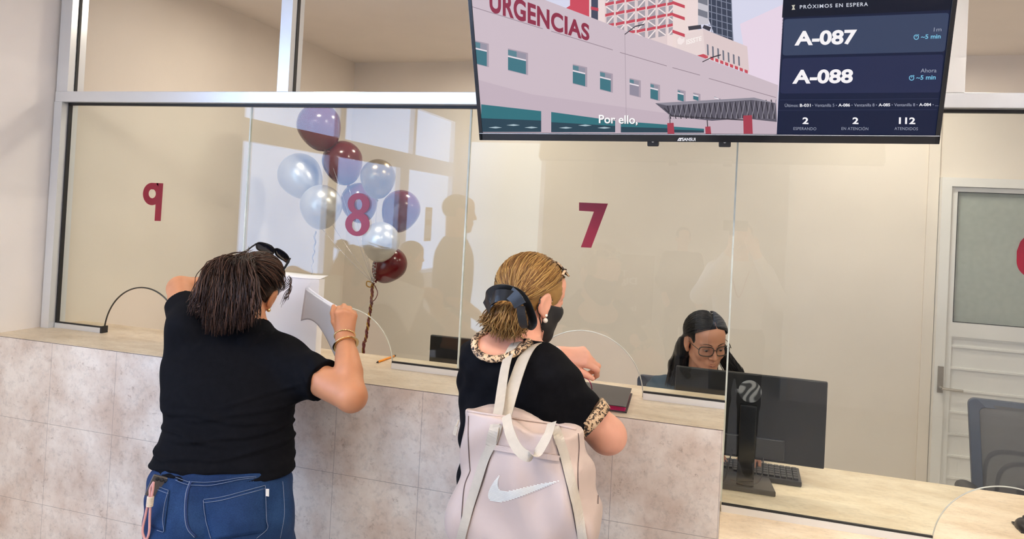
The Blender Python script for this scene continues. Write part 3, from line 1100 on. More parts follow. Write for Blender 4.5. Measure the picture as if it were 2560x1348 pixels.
# --- what the screen shows
S = lambda r, g, b_, k=1.: emit('screen_%d_%d_%d' % (r, g, b_), srgb(r, g, b_), k)
scol = {}
class Screen:
    def __init__(s): s.b, s.mats = MB(), []
    def col(s, rgb):
        if rgb not in scol: scol[rgb] = S(*rgb)
        if scol[rgb] not in s.mats: s.mats.append(scol[rgb])
        s.b.cur = s.mats.index(scol[rgb])
    def poly(s, rgb, pts, lv):
        s.col(rgb)
        P = [tvp(x, y, .0006+lv*.00022) for x, y in pts]
        tr = tessellate_polygon([[Vector(p) for p in P]])
        fs = []
        for a, b_, c in tr:
            n = np.cross(P[b_]-P[a], P[c]-P[a])
            fs.append((a, b_, c) if n @ tn > 0 else (a, c, b_))
        s.b.add(P, fs)
    def line(s, rgb, p, q, w, lv):
        p, q = V(*p), V(*q)
        d = nrm(q-p); n = V(-d[1], d[0])*w/2
        s.poly(rgb, [p+n, q+n, q-n, p-n], lv)
    def text(s, rgb, st, bl, br, tr, tl_, lv, bold=0., sp=1.):
        v, f = text_mesh(st, bold, sp)
        x0, x1 = v[:, 0].min(), v[:, 0].max()
        capv = text_mesh('H', bold)[0]
        y0, y1 = capv[:, 1].min(), capv[:, 1].max()
        bl, br, tr, tl_ = [V(*p) for p in (bl, br, tr, tl_)]
        s.col(rgb)
        P = []
        for x, y, z in v:
            u, w = (x-x0)/(x1-x0), (y-y0)/(y1-y0)
            q = (bl*(1-u)+br*u)*(1-w) + (tl_*(1-u)+tr*u)*w
            P.append(tvp(q[0], q[1], .0006+lv*.00022))
        fs = []
        for g in f:
            n = np.cross(P[g[1]]-P[g[0]], P[g[2]]-P[g[0]])
            fs.append(g if n @ tn > 0 else tuple(reversed(g)))
        s.b.add(P, fs)
sc = Screen()
def ub(u): return tl(u, 0)
# picture: sky, long pink building, towers
from itertools import product
def inv(p):
    d = np.asarray(p)-CAM_POS
    z = d @ FW
    return (1280+FPX*(d @ RT)/z, PPY-FPX*(d @ UP)/z)
uS = .012; uE = TW-.012; vS = BZ+.002; vE = TH-.012
SPL = (tvp(1942, 330)-BL) @ tx
SPLt = (tvp(1955, 0)-BL) @ tx
TLc, BLc = inv(tl(uS, vE)), inv(tl(uS, vS))
TMc, BMc = inv(tl((SPL+SPLt)/2, vE)), inv(tl(SPL, vS))
TRc, BRc = inv(tl(uE, vE)), inv(tl(uE, vS))
sc.poly((216, 216, 236), [TLc, TMc, BMc, BLc], 0)
sc.poly((232, 214, 230), [(1850, 60), (1960, 10), (1946, 230), (1870, 190)], 1)
# red block, cream tower, dark lattice tower
sc.poly((204, 74, 90), [(1426, -128), (1473, -128), (1473, 44), (1412, 22), (1425, 14)], 1)
sc.poly((238, 218, 216), [(1473, -128), (1745, -128), (1745, 110), (1690, 130), (1473, 50)], 1)
sc.poly((70, 74, 92), [(1478, -128), (1495, -128), (1495, 52), (1478, 46)], 2)
sc.poly((190, 70, 84), [(1477, 16), (1496, 20), (1496, 28), (1477, 24)], 3)
sc.poly((226, 206, 206), [(1512, -128), (1668, -128), (1668, 112), (1512, 62)], 2)
for i in range(7):
    x0 = 1513+i*26.5 - (i*i*.1)
    for j in range(-5, 5):
        y0 = 16+j*27 - i*4.6
        if y0 > 92: continue
        sc.poly((166, 158, 166), [(x0+3, y0), (x0+21, y0-4), (x0+21, y0+15), (x0+3, y0+19)], 3)
        a, b2 = ((x0+3, y0+18), (x0+21, y0-3)) if (i+j) % 2 else ((x0+3, y0+1), (x0+21, y0+14))
        sc.line((244, 228, 226), a, b2, 3.2, 4)
        sc.poly((198, 74, 88), [(x0, y0-8), (x0+22, y0-13), (x0+22, y0-6), (x0, y0-1)], 4)
sc.poly((238, 218, 214), [(1682, -128), (1718, -128), (1718, 62), (1690, 120), (1682, 120)], 5)
for y in (-90, -60, -30, 2, 32, 74):
    sc.poly((198, 74, 88), [(1681, y), (1712, y+11), (1712, y+19), (1681, y+8)], 6)
sc.poly((60, 66, 84), [(1770, -128), (1820, -128), (1834, 108), (1788, 92), (1772, 50)], 2)
sc.poly((200, 196, 204), [(1745, -128), (1770, -128), (1772, 60), (1745, 62)], 2)
for y in (-100, -70, -40, -10, 22):
    sc.poly((120, 122, 134), [(1745, y), (1769, y+8), (1769, y+24), (1745, y+16)], 3)
for k in range(14):
    y = -125+k*17
    sc.line((126, 132, 152), (1771, y), (1830, y+16), 2., 3)
for k in range(5):
    sc.line((136, 140, 158), (1776+k*12, -128), (1780+k*13, 100), 1.8, 3)
sc.poly((232, 214, 212), [(1690, 92), (1757, 72), (1868, 116), (1873, 182), (1690, 122)], 5)
sc.poly((222, 202, 202), [(1757, 72), (1868, 116), (1873, 182), (1764, 140)], 6)
sc.poly((64, 62, 70), [(1720, 66), (1752, 62), (1754, 72), (1722, 76)], 6)
sc.poly((60, 58, 68), [(1760, 62), (1778, 68), (1774, 78), (1756, 70)], 7)
sc.poly((200, 78, 90), [(1738, 140), (1758, 135), (1770, 139), (1770, 145), (1752, 149)], 6)
for k in range(8):
    x = 1776+k*12.2
    sc.poly((200, 78, 90), [(x, 141+k*4.6), (x+8, 144+k*4.6), (x+8, 152+k*4.6), (x, 149+k*4.6)], 7)
    if k < 7: sc.poly((110, 112, 126), [(x-9+k*.8, 110+k*5), (x-5+k*.8, 112+k*5), (x-4+k*.8, 139+k*4.4), (x-8+k*.8, 137+k*4.4)], 7)
sc.text((250, 240, 236), 'ISSSTE', (1716, 112), (1754, 101), (1754, 90), (1716, 99), 7, .03)
MBs = [(1700+11*cos(a)*.9, 103-9*sin(a)) for a in np.linspace(0, 2*pi, 14, endpoint=False)]
sc.poly((246, 232, 230), [(1693, 100), (1699, 92), (1705, 98), (1711, 94), (1711, 104), (1703, 112), (1695, 110)], 7)
# long building
blk = [(1172, -40), (1226, -40), (1360, -1), (1500, 52), (1562, 76), (1690, 120), (1780, 152), (1873, 186), (1945, 213), BMc, BLc]
sc.poly((205, 188, 197), [(1165, -110), (1230, -38)] + blk[2:9] + [BMc, BLc], 8)
sc.poly((196, 178, 189), [BLc, (1196, 200), (1330, 236), (1560, 268), (1700, 288), (1943, 300), BMc], 9)
for p, q in (((1181, 17), (1357, 72)), ((1378, 78), (1532, 125)), ((1550, 131), (1667, 165)), ((1681, 169), (1750, 188)), ((1772, 196), (1940, 244))):
    sc.line((150, 132, 142), p, q, 1.6, 10)
sc.line((176, 160, 170), (1562, 84), (1566, 320), 1.4, 10)
sc.text((142, 44, 66), 'URGENCIAS', (1223.5, 29), (1473.5, 103), (1473.5, 62), (1223.5, -30), 11, .035, 1.06)
for x0, x1, y0, y1, dk_ in ((1186, 1222, 101, 166, 0), (1270, 1320, 121, 186, 0), (1432, 1468, 160, 216, 0), (1500, 1532, 177, 230, 0), (1574, 1602, 195, 242, 1), (1626, 1650, 207, 251, 0), (1694, 1714, 223, 254, 0), (1733, 1751, 231, 252, 0), (1786, 1802, 243, 249, 1)):
    sl_ = (x1-x0)*.23
    sc.poly((170, 156, 168), [(x0, y0), (x1, y0+sl_), (x1, y1+2), (x0, y1-sl_+2)], 10)
    xi = x1-5
    hh = y0+(y1-y0)*.30
    sc.poly((150, 146, 160), [(x0, y0+3), (xi, y0+sl_+2), (xi, hh+sl_-3), (x0, hh-3)], 11)
    sc.poly((90, 130, 142), [(x0, y0+3), ((x0+xi)/2-1, y0+sl_*.5+2), ((x0+xi)/2-1, hh+sl_*.5-3), (x0, hh-3)], 12)
    if y1-hh > 10: sc.poly((64, 116, 128) if not dk_ else (146, 140, 156), [(x0, hh+2), (xi, hh+sl_+1), (xi, y1), (x0, y1-sl_)], 11)
    sc.line((236, 226, 232), (x0, hh), (xi, hh+sl_-1), 3, 13)
# ground-floor glazing
for x0, x1, y0, y1 in ((1203, 1353, 261, 278), (1378, 1538, 280, 302), (1552, 1672, 303, 312), (1676, 1760, 316, 322)):
    yb = BLc[1]-1.5 + (x0-BLc[0])*.004
    sc.poly((48, 112, 122), [(x0, y0), (x1, y1), (x1, yb), (x0, yb)], 11)
    sc.poly((40, 66, 80), [(x0, y0+(yb-y0)*.50), (x1, y1+(yb-y1)*.45), (x1, yb), (x0, yb)], 12)
    for k in range(3):
        xx = x0+(x1-x0)*(.12+.3*k); yy = yb-11-6*(k % 2)
        if y1 < 303: sc.poly((176, 196, 204), [(xx, yy), (xx+18, yy-2.5), (xx+34, yy), (xx+18, yy+2)], 13)
sc.text((252, 250, 250), 'Por ello,', (1497, 308), (1594, 310), (1594, 289), (1497, 287), 20, .02)
sc.text((90, 78, 86), 'Por ello,', (1498, 309.2), (1595, 311.2), (1595, 290), (1498, 288), 19, .02)
# steel canopy and red columns
sc.poly((92, 88, 100), [(1638, 258), (1885, 244), (1940, 258), (1942, 305), (1860, 296), (1780, 302), (1678, 291), (1655, 272)], 13)
sc.poly((142, 138, 150), [(1638, 258), (1885, 244), (1940, 258), (1880, 250), (1668, 264)], 15)
for k in range(21):
    x = 1668+k*13
    sc.line((48, 44, 52), (x, 262-(x-1668)*.05), (x+9, 297), 2.4, 14)
    sc.line((150, 146, 156), (x+12, 262-(x-1668)*.05), (x+3, 297), 1.6, 15)
sc.line((56, 52, 60), (1660, 270), (1680, 290), 2.4, 15); sc.line((56, 52, 60), (1678, 290), (1860, 300), 3, 15)
for x0, x1, yt in ((1668, 1684, 308), (1763, 1776, 317), (1858, 1880, 289)):
    sc.poly((166, 62, 78), [(x0, yt), (x1, yt-1), (x1+2, BMc[1]-1), (x0+1, BMc[1]-1)], 16)
sc.line((60, 54, 60), (1675, 288), (1675, 308), 2, 15); sc.line((60, 54, 60), (1768, 300), (1769, 317), 2.4, 15)
for p, q, r_ in (((1562, 86), (1588, 66), (1610, 61)), ((1756, 155), (1778, 144), (1802, 137))):
    sc.line((60, 52, 60), p, q, 2.2, 17); sc.line((60, 52, 60), q, r_, 3., 17)
# queue panel
sc.poly((16, 26, 56), [TMc, TRc, BRc, BMc], 1)
sc.poly((10, 16, 34), [V(*TMc)+V(3, 60), V(*TRc)+V(0, 60), (2390, 24), (1955, 44)], 2)
def rrect(c4, r):
    out = []
    n = len(c4)
    for i in range(n):
        p, a, b_ = V(*c4[i]), V(*c4[i-1]), V(*c4[(i+1) % n])
        q0, q1 = p+nrm(a-p)*r, p+nrm(b_-p)*r
        for t in (0, .25, .5, .75, 1): out.append((1-t)**2*q0+2*t*(1-t)*p+t*t*q1)
    return out
sc.poly((54, 66, 94), rrect([(1960, 48), (2373, 32), (2362, 129), (1956, 139)], 8), 3)
sc.poly((34, 42, 76), rrect([(1956, 146), (2359, 136), (2350, 231), (1950, 234)], 8), 3)
sc.text((206, 210, 222), 'PRÓXIMOS EN ESPERA', (1999.5, 22), (2170, 15), (2170, 5.5), (1999.5, 13), 5, .02, 1.25)
sc.poly((200, 196, 180), [(1979, 13), (1988, 12), (1985, 18), (1988, 24), (1979, 25), (1982, 18.5)], 5)
sc.text((250, 246, 248), 'A-087', (1986, 114), (2140, 110), (2143, 74), (1988, 78), 5, .035, 1.0)
sc.text((250, 246, 248), 'A-088', (1980.5, 209.5), (2131, 207.5), (2134, 173), (1983, 175), 5, .035, 1.0)
sc.text((150, 156, 172), '1m', (2334, 79), (2353.5, 78), (2354, 68), (2335, 69), 5, .005)
sc.text((122, 194, 226), '~5 min', (2302, 97.5), (2351.5, 96), (2352, 85), (2303, 86.5), 5, .02)
sc.text((150, 156, 172), 'Ahora', (2301, 181.5), (2341, 181), (2342, 171), (2302, 171.5), 5, .005)
sc.text((122, 194, 226), '~5 min', (2290, 199.5), (2339, 198.5), (2340, 187.5), (2291, 188.5), 5, .02)
for cx_, cy_ in ((2290.5, 93), (2279, 195)):
    o = [(cx_+6.6*cos(a), cy_+6.6*sin(a)) for a in np.linspace(0, 2*pi, 20, endpoint=False)]
    n_ = [(cx_+4.6*cos(a), cy_+4.6*sin(a)) for a in np.linspace(0, 2*pi, 20, endpoint=False)]
    for k in range(20): sc.poly((122, 194, 226), [o[k], o[(k+1) % 20], n_[(k+1) % 20], n_[k]], 5)
    sc.line((122, 194, 226), (cx_, cy_), (cx_, cy_-4), 1.6, 5); sc.line((122, 194, 226), (cx_+4, cy_-7), (cx_+7, cy_-5), 1.6, 5)
sc.line((46, 56, 86), (1950, 250), (2346, 247), 1.1, 5); sc.line((46, 56, 86), (1946, 276), (2342, 274), 1.1, 5)
x = 1962
for st, w_, bd in (('Últimos:', 34, 0), ('B-031', 27, 1), ('·', 3, 0), ('Ventanilla 5', 49, 0), ('·', 3, 0), ('A-086', 29, 1), ('·', 3, 0), ('Ventanilla 8', 51, 0), ('·', 3, 0), ('A-085', 29, 1), ('·', 3, 0), ('Ventanilla 8', 52, 0), ('·', 3, 0), ('A-084', 30, 1), ('·', 3, 0), ('...', 8, 0)):
    yb = 267.5-(x-1962)*.006
    if st == '·': sc.poly((190, 196, 210), [(x+.5, yb-4.4), (x+2.3, yb-4.4), (x+2.3, yb-2.6), (x+.5, yb-2.6)], 5)
    elif st == '...':
        for k in range(3): sc.poly((150, 158, 176), [(x+k*3, yb-1.5), (x+k*3+1.5, yb-1.5), (x+k*3+1.5, yb), (x+k*3, yb)], 5)
    else: sc.text((246, 246, 250) if bd else (164, 170, 188), st, (x, yb), (x+w_, yb-.2), (x+w_, yb-7.7), (x, yb-7.5), 5, .02 if bd else 0.)
    x += w_+3.6
for st, x0, x1, cap_, c0, c1 in (('2', 2006, 2021, 'ESPERANDO', 1983.5, 2040.5), ('2', 2131, 2146, 'EN ATENCIÓN', 2103.5, 2170.5), ('112', 2247, 2288, 'ATENDIDOS', 2236, 2294.5)):
    sc.text((250, 248, 250), st, (x0, 310), (x1, 310.5), (x1+.5, 294), (x0+.5, 293.5), 5, .03)
    sc.text((150, 156, 172), cap_, (c0, 325), (c1, 325.8), (c1+.4, 318.6), (c0+.3, 317.8), 5, .005, 1.08)
sc.b.build('screen', sc.mats, tv)
lg = Screen()
lg.col((226, 224, 222))
def bzl(b_, st, bl, br, tr, tl_, bold):
    lg.text((226, 224, 222), st, bl, br, tr, tl_, 22, bold)
bzl(lg, 'SANSUI', (1705, 352), (1738.5, 352.2), (1738.5, 344.4), (1705, 344.2), .02)
for k in (0, 4.6):
    lg.poly((226, 224, 222), [(1693+k, 352), (1698+k, 344.5), (1702+k, 344.5), (1700+k, 348), (1699+k, 348), (1699+k, 346), (1696.5+k, 350), (1699+k, 350), (1698.5+k, 352)], 22)
for i, p in enumerate(lg.b.v): lg.b.v[i] = tuple(V(*p)+tn*.0012)
lg.b.build('brand_mark', M['white_lettering'], tv)

# ------------------------------------------------------------------ desk equipment
def make_monitor(label, x0, x1, y, z0, z1, emblem=True):
    cx = (x0+x1)/2
    t = thing('computer_monitor', (cx, y+.08, .76), label, 'monitor', 'computer monitors on the staff desk')
    MB().box(x0, x1, y, y+.018, z0, z1).build('panel_case', M['monitor'], t, bevel=.004)
    MB().box(x0+.008, x1-.008, y+.018, y+.0195, z0+.02, z1-.008).build('display', M['black_gloss'], t)
    MB().box(cx-.13, cx+.13, y-.012, y+.002, z0+.012, z0+.085).build('port_cover', M['black'], t, bevel=.004)
    MB().box(cx-.030, cx+.030, y-.030, y-.004, .765, z0+.20).build('stand_neck', M['black_gloss'], t, bevel=.004)
    b = MB()
    b.prism([V(cx-.115, y-.048, .761), V(cx+.105, y-.048, .761), V(cx+.085, y+.135, .761), V(cx-.095, y+.135, .761)], V(0, 0, .018))
    b.build('stand_base', M['black'], t, bevel=.003)
    if emblem:
        ex, ez = at(1875, 979, y-.001)[0], at(1875, 979, y-.001)[2]
        e = MB().lathe([(.0405, 0), (.0405, .0016), (.039, .0022)], (ex, y, ez), np.stack([V(1, 0, 0), V(0, 0, 1), V(0, -1, 0)], 1), 40)
        e.lathe([(.0075, 0), (.0075, .0016)], (ex-.0445, y, ez-.003), np.stack([V(1, 0, 0), V(0, 0, 1), V(0, -1, 0)], 1), 16)
        e.build('emblem', swirl('swirled_emblem'), t)
        b = MB()
        b.tube(catmull([(cx-.05, y-.02, .90), (cx-.07, y-.05, .80), (cx-.10, y-.06, .785), (cx-.13, y+.02, .768)], 6), .0025, 6)
        b.tube(catmull([(cx+.06, y-.01, .885), (cx+.055, y-.03, .82), (cx+.02, y-.05, .790), (cx-.05, y-.02, .79)], 6), .002, 6)
        b.build('cable', M['cable'], t, True)
    return t
make_monitor('black monitor with round swirled emblem, its back towards us, before the seated clerk', -.183, .347, .25, .868, 1.177)
make_monitor('black monitor behind the counter, half hidden by the woman with the hair bow', -1.213, -.690, .31, .872, 1.185, False)

kb = thing('keyboard', (.06, .43, .76), 'black computer keyboard lying behind the monitor with the emblem', 'keyboard')
KR = np.stack([V(1, 0, 0), V(0, cos(.06), sin(.06)), V(0, -sin(.06), cos(.06))], 1)
kc = V(.06, .42, .775)
MB().obox(kc, KR, (.225, .072, .009)).build('body', M['black'], kb, bevel=.003)
for sx in (-.19, .19):
    MB().box(.06+sx-.02, .06+sx+.02, .365, .375, .760, .772).build('foot', M['black'], kb)
keys = MB()
for r_ in range(5):
    for k in range(20):
        if r_ == 4 and 4 <= k <= 8: continue
        keys.obox(kc + KR @ V(-.205+k*.0216, .048-r_*.0235, .0115), KR, (.0088, .0098, .004))
keys.build('keys', M['key'], kb, bevel=.0015)

ms = thing('computer_mouse', (.975, .262, .76), 'black computer mouse on the desk at the right edge of the photo', 'mouse')
g = []
MB().sphere((.975, .262, .764), (.032, .055, .030), 24, 14).build('shell', M['black'], ms, True)
MB().lathe([(.007, -.004), (.009, 0), (.007, .004)], (.975, .285, .790), np.stack([V(0, 1, 0), V(0, 0, 1), V(1, 0, 0)], 1), 14).build('wheel', M['key'], ms, True)
MB().box(.945, 1.005, .218, .306, .7602, .766).build('base', M['black'], ms)

def make_chair(name, x, y, rz, label, arms=True, drop=0.):
    t = thing(name, (x, y, 0), label, 'chair', 'mesh office chairs')
    t.rotation_euler = (0, 0, rz)
    def part(b, n, m, smooth=False, bevel=0.):
        o = b.build(n, m, None, smooth, bevel)
        o.parent = t
        return o
    # backrest: rounded frame, mesh, lumbar bows (local: sitter looks to -y)
    w, z0, z1, yb = .235, .58-drop, 1.02-drop, .22
    def loop(wd, za, zb, r, yy, lean):
        P = []
        for (cx, cz, a0) in ((wd-r, zb-r, 0), (-wd+r, zb-r, pi/2), (-wd+r, za+r, pi), (wd-r, za+r, 1.5*pi)):
            for a in np.linspace(a0, a0+pi/2, 6): P.append((cx+r*cos(a), cz+r*sin(a)))
        return [V(px*(.90+.10*(pz-za)/(zb-za)), yy+lean*(pz-za)-.035*(1-(px/wd)**2), pz) for px, pz in P]
    o_, i_ = loop(w, z0, z1, .03, yb, .12), loop(w-.042, z0+.045, z1-.035, .025, yb, .12)
    b = MB().ring(o_, i_, V(0, .026, 0))
    part(b, 'back_frame', M['chair_frame'], False, .004)
    G = []
    for i in range(11):
        row = []
        for j in range(13):
            px = (w-.034)*(j/6-1); pz = z0+.03+(z1-z0-.05)*i/10
            row.append(V(px*(.90+.10*(pz-z0)/(z1-z0)), yb+.01+.12*(pz-z0)-.035*(1-(px/w)**2), pz))
        G.append(row)
    part(MB().sheet(G, V(0, .003, 0)), 'back_mesh', M['chair_mesh'], True)
    for s_, zt in ((.165, .80-drop), (.115, .755-drop)):
        A = catmull([(-s_, yb+.055, z0+.02), (-s_+.012, yb+.062, zt-.05), (-s_+.055, yb+.05, zt), (0, yb+.04, zt+.006), (s_-.055, yb+.05, zt), (s_-.012, yb+.062, zt-.05), (s_, yb+.055, z0+.02)], 8)
        part(MB().tube(A, .016, 8, flat=.5), 'lumbar_bow', M['chair_frame'], True)
    b = MB()
    b.box(-.03, .03, yb+.05, yb+.10, .36, .66).box(-.03, .03, .0, yb+.10, .36, .40)
    part(b, 'back_bracket', M['chair_black'], False, .006)
    part(MB().sphere((0, -.03, .47), (.25, .24, .055), 28, 10), 'seat', M['chair_black'], True)
    part(MB().tube([(0, 0, .08), (0, 0, .44)], [.028, .022], 14), 'gas_column', M['chair_black'], True)
    for k in range(5):
        a = 2*pi*k/5+.3
        part(MB().tube([(0, 0, .10), (.16*cos(a), .16*sin(a), .095), (.30*cos(a), .30*sin(a), .07)], [.03, .024, .018], 8, flat=.7), 'base_arm', M['chair_black'], True)
        part(MB().lathe([(.026, -.018), (.03, -.012), (.03, .012), (.026, .018)], (.30*cos(a), .30*sin(a), .030), np.stack([V(-sin(a), cos(a), 0), V(0, 0, 1), V(cos(a), sin(a), 0)], 1), 16), 'caster', M['chair_black'], True)
    if arms:
        for sx in (-1, 1):
            b = MB()
            b.tube(catmull([(sx*.20, .02, .43), (sx*.29, .02, .46), (sx*.295, .0, .60), (sx*.285, -.02, .68)], 6), .020, 8, flat=.7)
            part(b, 'arm_support', M['chair_black'], True)
            part(MB().sphere((sx*.285, -.03, .70), (.045, .13, .028), 20, 10), 'armrest', M['chair_black'], True)
    return t
make_chair('office_chair', 1.235, .80, -.05, 'empty grey mesh office chair in front of the white door')
make_chair('office_chair', -.205, 1.0, .02, 'office chair the clerk in glasses sits on, its dark back corner showing beside her sleeve', False, .10)

# ------------------------------------------------------------------ things on the counter
pn = thing('ballpoint_pen', atz(964, 898, 1.104), 'orange ballpoint pen lying on the counter by a glass arch', 'pen')
p0, p1 = atz(941, 906.5, 1.1045), atz(988, 889.5, 1.1045)
d = nrm(p1-p0)
MB().tube([p0+d*.012, p1-d*.010], .0042, 10).build('barrel', M['orange'], pn, True)
MB().tube([p0, p0+d*.006, p0+d*.012], [.001, .0025, .0040], 10).build('tip', M['black'], pn, True)
MB().tube([p1-d*.010, p1], .0044, 10).build('cap', M['black'], pn, True)

nb = thing('notebook', atz(1515, 1005, 1.10), 'black notebook with magenta page edges lying on the counter by the masked woman', 'notebook')
q = [atz(1440, 966, 1.10), atz(1581, 986, 1.10), atz(1567, 1034, 1.10), atz(1425, 1014, 1.10)]
q = [V(p[0], p[1], 1.1004) for p in q]
MB().prism(q, V(0, 0, .003)).build('back_cover', M['notebook'], nb, bevel=.001)
qi = [q[0]*.98+q[2]*.02, q[1]*.965+q[3]*.035, q[2]*.965+q[0]*.035, q[3]*.98+q[1]*.02]
MB().prism([p+V(0, 0, .003) for p in qi], V(0, 0, .015)).build('pages', M['magenta'], nb)
MB().prism([p+V(0, -.002, .018) for p in (q[0], q[1]*.985+q[0]*.015, q[2]*.985+q[3]*.015, q[3])], V(0, 0, .003)).build('front_cover', M['notebook'], nb, bevel=.001)
MB().tube(catmull([atz(1441, 956, 1.12), at(1446, 948, -.12), at(1457, 944, -.12), at(1470, 949, -.12), at(1477, 960, -.13), atz(1480, 974, 1.119)], 8), .0016, 6).build('elastic_band', M['magenta'], nb, True)

bxp = at(800, 893, -.05)
bx0 = thing('white_box', (bxp[0]-.13, -.07, 1.10), 'tall white cardboard box standing on the counter beside the woman with the papers', 'box')
xr = bxp[0]
ztop = at(803, 690, -.07)[2]
MB().box(xr-.25, xr, -.085, -.045, 1.1005, ztop-.012).build('body', M['carton'], bx0, bevel=.002)
G = [[V(xr-.25+.253*i/8, -.087+.06*j/3, ztop-.013+.001*sin(i*.9)+.0035*j) for j in range(4)] for i in range(9)]
MB().sheet(G, V(0, 0, .0012)).build('lid_flap', M['carton'], bx0, True)

def bent(A_, B_, C_, D_, n, bulge, sag):
    G = []
    for i in range(n+1):
        u = i/n
        row = []
        for j in range(n+1):
            w = j/n
            p = (A_*(1-u)+B_*u)*(1-w) + (D_*(1-u)+C_*u)*w
            p = p + V(0, -1, 0)*bulge*sin(pi*u) + V(0, 0, 1)*sag*sin(pi*u)*w
            row.append(p)
        G.append(row)
    return np.array(G)
pp = thing('paper_sheets', at(795, 790, -.33), 'white printed sheets held up in the fist of the woman in blue jeans', 'papers')
A_, B_, C_, D_ = at(764, 719, -.30), at(848, 772, -.365), at(839, 896, -.30), at(752, 803, -.26)
MB().sheet(bent(A_, B_, C_, D_, 14, .012, .055), V(.0, -.0005, 0)).build('sheet', M['paper'], pp, True)
MB().sheet(bent(A_+V(.006, .004, .004), B_+V(0, .004, .004), C_+V(.004, .006, .010), D_+V(-.002, .006, .006), 14, .010, .055), V(.0, .0005, 0)).build('sheet', M['paper'], pp, True)

# ------------------------------------------------------------------ balloons
def balloon(px, py, rpx, Y, m, label, tip=(932, 712), k=1.18):
    c = at(px, py, Y)
    r = rpx*depth(c)/FPX
    tp = at(*tip, 1.42)
    ax = nrm(c-tp)
    ref = V(1, 0, 0) if abs(ax[0]) < .9 else V(0, 1, 0)
    e1 = nrm(np.cross(ref, ax)); e2 = np.cross(ax, e1)
    R = np.stack([e1, e2, ax], 1)
    prof = []
    for t in np.linspace(0, pi, 26):
        z = -cos(t)
        rad = sin(t)
        if z < 0: z *= 1.28; rad *= 1-.10*sin(t)*abs(z)
        prof.append((max(rad*r, r*.03), z*r))
    t_ = thing('balloon', c-ax*r*1.28, label, 'balloon', 'maroon and pearl balloons behind the glass')
    MB().lathe(prof, c, R, 32).build('body', m, t_, True)
    MB().lathe([(r*.035, 0), (r*.05, -r*.03), (r*.10, -r*.12), (r*.085, -r*.13)], c-ax*r*1.275, R, 14).build('knot', m, t_, True)
    return c-ax*r*1.34
BM, BS, BG = M['balloon_maroon'], M['balloon_silver'], M['balloon_gold']
tips = []
tips.append(balloon(797, 312, 54, 1.40, BM, 'topmost maroon balloon, cut by the aluminium bar'))
tips.append(balloon(856, 402, 50, 1.52, BM, 'maroon balloon second from the top, below the topmost one'))
tips.append(balloon(749, 437, 54, 1.50, BS, 'pearl silver balloon farthest to the left of the bunch'))
tips.append(balloon(803, 514, 52, 1.28, BS, 'pearl silver balloon left of the number 8', (800, 600)))
tips.append(balloon(945, 442, 44, 1.32, BG, 'champagne balloon above and right of the number 8'))
tips.append(balloon(898, 503, 46, 1.62, BM, 'maroon balloon right behind the number 8'))
tips.append(balloon(1003, 523, 48, 1.60, BM, 'maroon balloon farthest to the right of the bunch'))
tips.append(balloon(952, 602, 47, 1.26, BS, 'pearl silver balloon just below the number 8'))
tips.append(balloon(976, 660, 42, 1.50, BM, 'lowest maroon balloon, hanging by its knot over the ribbons'))
rb = thing('balloon_ribbons', (at(908, 884, 1.40)[0], 1.40, 0), 'twisted maroon ribbons holding the balloon bunch, running down behind the counter', 'ribbon')
ctr = [at(932, 708, 1.42), at(928, 760, 1.42), at(922, 800, 1.41), at(914, 850, 1.40), at(907, 890, 1.40), V(at(904, 900, 1.40)[0], 1.40, .12)]
for k, (mk, ph) in enumerate((('ribbon_maroon', 0), ('ribbon_maroon', 2.1), ('ribbon_gold', 4.2))):
    P = catmull(ctr, 14)
    P = P + np.array([V(cos(i*.8+ph), sin(i*.8+ph), 0)*.006 for i in range(len(P))])
    MB().tube(P, .006, 6, flat=.4).build('ribbon', M[mk], rb, True)
MB().tube(catmull([at(937, 714, 1.42), at(944, 732, 1.41), at(938, 748, 1.41), at(928, 756, 1.41)], 8), .003, 5).build('ribbon_curl', M['ribbon_maroon'], rb, True)
MB().tube(catmull([at(930, 706, 1.41), at(918, 704, 1.40), at(917, 714, 1.40), at(926, 718, 1.41), at(930, 710, 1.41)], 8), .004, 6).build('ribbon_bow', M['ribbon_gold'], rb, True)
MB().lathe([(.05, 0), (.06, .04), (.05, .11), (.02, .13)], (ctr[-1][0], 1.40, 0), n=20).build('weight', M['maroon'], rb, True)
b = MB()
for t_ in tips:
    b.tube(catmull([t_, (t_+ctr[0])/2+V(0, 0, -.01), ctr[0]], 6), .0012, 4)
b.build('strings', M['ribbon'], rb, True)
def curly(name, label, pts, amp, turns):
    P = catmull(pts, 30)
    n = len(P)
    P = P + np.array([V(cos(i/n*turns*2*pi), sin(i/n*turns*2*pi), 0)*amp for i in range(n)])
    return tag(MB().tube(P, .0045, 4, flat=.25).build(name, M['ribbon'], None, True), label, 'ribbon', 'curled silver ribbons')
curly('curled_ribbon', 'curled silver ribbon hanging from the balloon left of the number 8', [at(788, 578, 1.28), at(786, 620, 1.28), at(781, 660, 1.28), at(779, 700, 1.28)], .004, 5)
curly('curled_ribbon', 'curled silver ribbon under the lowest pearl balloon', [at(934, 655, 1.36), at(936, 680, 1.38), at(932, 706, 1.41)], .009, 6)

